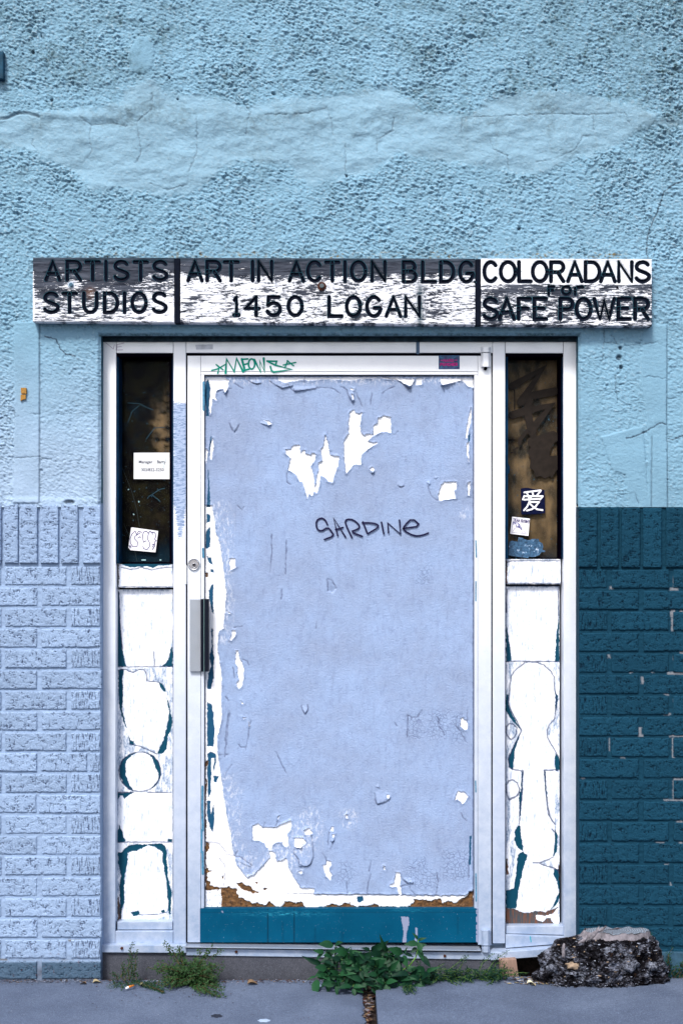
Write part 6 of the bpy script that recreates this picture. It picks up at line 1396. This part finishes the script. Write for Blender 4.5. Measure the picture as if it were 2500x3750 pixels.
def single(lab):
    base = Vector((P(1462, 3575).x, -.045, .0)); root = thing('tall_weed', lab, 'weed', base); bm = bmesh.new()
    pts = [P(1462, 3560, -.05), P(1500, 3535, -.06), P(1522, 3505, -.06), P(1530, 3470, -.055), P(1530, 3440, -.05)]; stem_bm(bm, pts, .0028, .0016); bm_obj('stem', bm, simple('light_green_stem', (.10, .22, .04), .6), root, True)
    rr = random.Random(3)
    for i, (px, py, dx, dz, L_) in enumerate(((1530, 3455, -1, .15, .05), (1530, 3445, .6, .5, .03), (1532, 3465, 1, .4, .03), (1530, 3475, .5, -.9, .045), (1528, 3440, -.4, .9, .028), (1526, 3470, -.8, -.5, .03), (1540, 3500, .8, -.7, .05), (1505, 3520, -.5, .5, .022), (1531, 3450, .2, -.6, .04))):
        dirv = Vector((dx, -.5, dz)); o = bpy.data.objects.new('leaf', LB[i % 3]); M_ = orient(Vector((.1, -.8, .6)), dirv).to_4x4(); M_.translation = P(px, py, -.055)
        o.matrix_world = M_ @ Matrix.Diagonal((L_, L_, L_, 1)); loc = o.matrix_world.translation.copy(); COL.objects.link(o); o.parent = root; o.location = loc - base
single('single upright light-stemmed weed leaning right, beside the bushy broad-leaved weed')
def fine(name, lab, sprays, seed, leafL, leafW, mat, stemmat, dens=1.0, cat='weed', width=.018):
    """sprays: list of (pts world, radius of foliage)"""
    rr = random.Random(seed); root = thing(name, lab, cat, sprays[0][0]); bm = bmesh.new(); V = []; F = []
    for pts in sprays:
        pts = [Vector(p_) for p_ in pts]
        stem_bm(bm, pts, .0016, .0007)
        L_ = sum((b_ - a_).length for a_, b_ in zip(pts[:-1], pts[1:])); n = int(L_ / .0032 * dens)
        for i in range(n):
            f = (i + rr.random()) / n; f = .08 + .92 * f; s_ = f * (len(pts) - 1); k_ = min(int(s_), len(pts) - 2); p_ = pts[k_].lerp(pts[k_ + 1], s_ - k_); ax = (pts[k_ + 1] - pts[k_]).normalized()
            rnd = Vector((rr.gauss(0, 1), rr.gauss(0, 1), rr.gauss(0, 1))).normalized(); dirv = (rnd - ax * rnd.dot(ax) * .7 + ax * .5).normalized()
            off = dirv * rr.uniform(0, width) * (1 - .6 * f); l = leafL * rr.uniform(.6, 1.25) * (1.1 - .4 * f); w = leafW * rr.uniform(.8, 1.2) * (1.1 - .4 * f)
            M_ = orient(Vector((rr.uniform(-.6, .6), -.7, .8)), dirv); q0 = p_ + off; b0 = len(V)
            for x_, y_, z_ in ((0, 0, 0), (-w / 2, l * .5, w * .15), (0, l * .55, 0), (w / 2, l * .5, w * .15), (0, l, -l * .1)): V.append(q0 + M_ @ Vector((x_, y_, z_)))
            F += [(b0, b0 + 2, b0 + 1), (b0, b0 + 3, b0 + 2), (b0 + 1, b0 + 2, b0 + 4), (b0 + 2, b0 + 3, b0 + 4)]
    bm_obj('stem', bm, stemmat, root, True); o = mk('foliage', V, F, mat, root); o['kind'] = 'stuff'; return root
def spray(x0, y0, d0, x1, y1, d1, sag=.02, n=5, seed=0):
    rr = random.Random(seed); a_ = P(x0, y0, d0); b_ = P(x1, y1, d1); a_.z = max(a_.z, .001); b_.z = max(b_.z, .006)
    return [a_.lerp(b_, i / n) + Vector((rr.uniform(-.006, .006), rr.uniform(-.006, .006), sag * math.sin(math.pi * i / n))) for i in range(n + 1)]
A_ = [spray(480, 3590, -.03, 486, 3450, -.025, 0, 5, 1), spray(450, 3590, -.03, 446, 3525, -.03, 0, 4, 2), spray(490, 3590, -.03, 505, 3480, -.03, 0, 4, 3), spray(478, 3592, -.04, 470, 3500, -.04, 0, 4, 4), spray(430, 3592, -.03, 410, 3568, -.04, .01, 4, 5), spray(500, 3592, -.04, 495, 3545, -.04, 0, 3, 77), spray(455, 3592, -.04, 460, 3540, -.03, 0, 3, 78)]
fine('upright_weed', 'slim upright fine-leaved weed in front of the left end of the sill', A_, 11, .011, .005, M_WEED, M_STEMR, 1.5, width=.010)
B_ = []
rr = random.Random(8)
for i in range(64):
    px = rr.uniform(575, 815); py = rr.uniform(3520, 3630) - (px > 620) * (px < 800) * 8; B_.append(spray(700 + rr.uniform(-30, 30), 3600, -.04, px, py, rr.uniform(-.13, -.03), .015, 5, 100 + i))
for (x1, y1) in ((605, 3450), (610, 3470), (655, 3465), (650, 3480), (735, 3478), (775, 3470), (810, 3478), (760, 3490), (585, 3520), (545, 3545), (815, 3530), (820, 3550), (590, 3540)): B_.append(spray(690, 3598, -.04, x1, y1, -.04, .01, 6, x1 * 3 + y1))
for (x1, y1) in ((810, 3645), (790, 3655), (770, 3640), (740, 3640), (815, 3625)): B_.append(spray(700, 3600, -.05, x1, y1, -.20, .008, 6, x1 * 5 + y1))
fine('bushy_weed', 'sprawling fine-leaved green weed at the left foot of the door, spreading over the pavement', B_, 12, .013, .0065, M_WEED, M_STEMR, 1.35, width=.014)
C_ = [spray(430 + i * 14, 3600, -.03, 400 + i * 22, 3612 + 10 * math.sin(i), -.10 - .05 * ((i * 7) % 5) / 5, .004, 4, 300 + i) for i in range(11)] + [spray(520, 3605, -.06, 600, 3640, -.15, .003, 5, 400 + i) for i in range(6)]
fine('low_mat_weed', 'low mat of dark green weed on the pavement under the left sidelight', C_, 13, .008, .003, M_NEEDLE, M_STEMR, 1.6, width=.012)
D_ = []; rr = random.Random(18)
for i in range(120):
    x0 = rr.uniform(1430, 1840); D_.append(spray(x0, 3592, -.02, x0 + rr.uniform(-60, 90), rr.uniform(3545, 3615), rr.uniform(-.11, -.02), .012, 5, 500 + i))
for x0, y0, x1, y1 in ((1620, 3590, 1700, 3505), (1660, 3590, 1715, 3500), (1730, 3590, 1810, 3490), (1760, 3585, 1860, 3480), (1780, 3590, 1840, 3520), (1560, 3590, 1625, 3530), (1540, 3590, 1530, 3520), (1480, 3600, 1460, 3530), (1830, 3590, 1850, 3530)): D_.append(spray(x0, y0, -.03, x1, y1, -.05, .012, 6, x0 + y1))
for i in range(7): D_.append(spray(1490, 3600, -.07, 1475 + i * 8, 3628 + (i % 3) * 6, -.2, .004, 4, 650 + i))
fine('creeping_weed', 'creeping fine-leaved green weed along the threshold foot, right of the bushy broad-leaved weed', D_, 14, .0095, .0035, M_NEEDLE, M_STEM, 1.35, width=.013)
E_ = [spray(2400 + i * 14, 3600, -.01, 2395 + i * 18 + (i % 3) * 6, 3535 - 14 * ((i * 5) % 4), -.04, .006, 5, 800 + i) for i in range(13)] + [spray(2395, 3520, -.02, 2378, 3412, -.02, 0, 5, 850), spray(2440, 3590, -.02, 2455, 3470, -.02, 0, 5, 851)]
fine('corner_weed', 'dark small-leaved weed right of the tree stump at the picture edge', E_, 15, .010, .005, M_NEEDLE, M_STEMR, 1.3, width=.013)
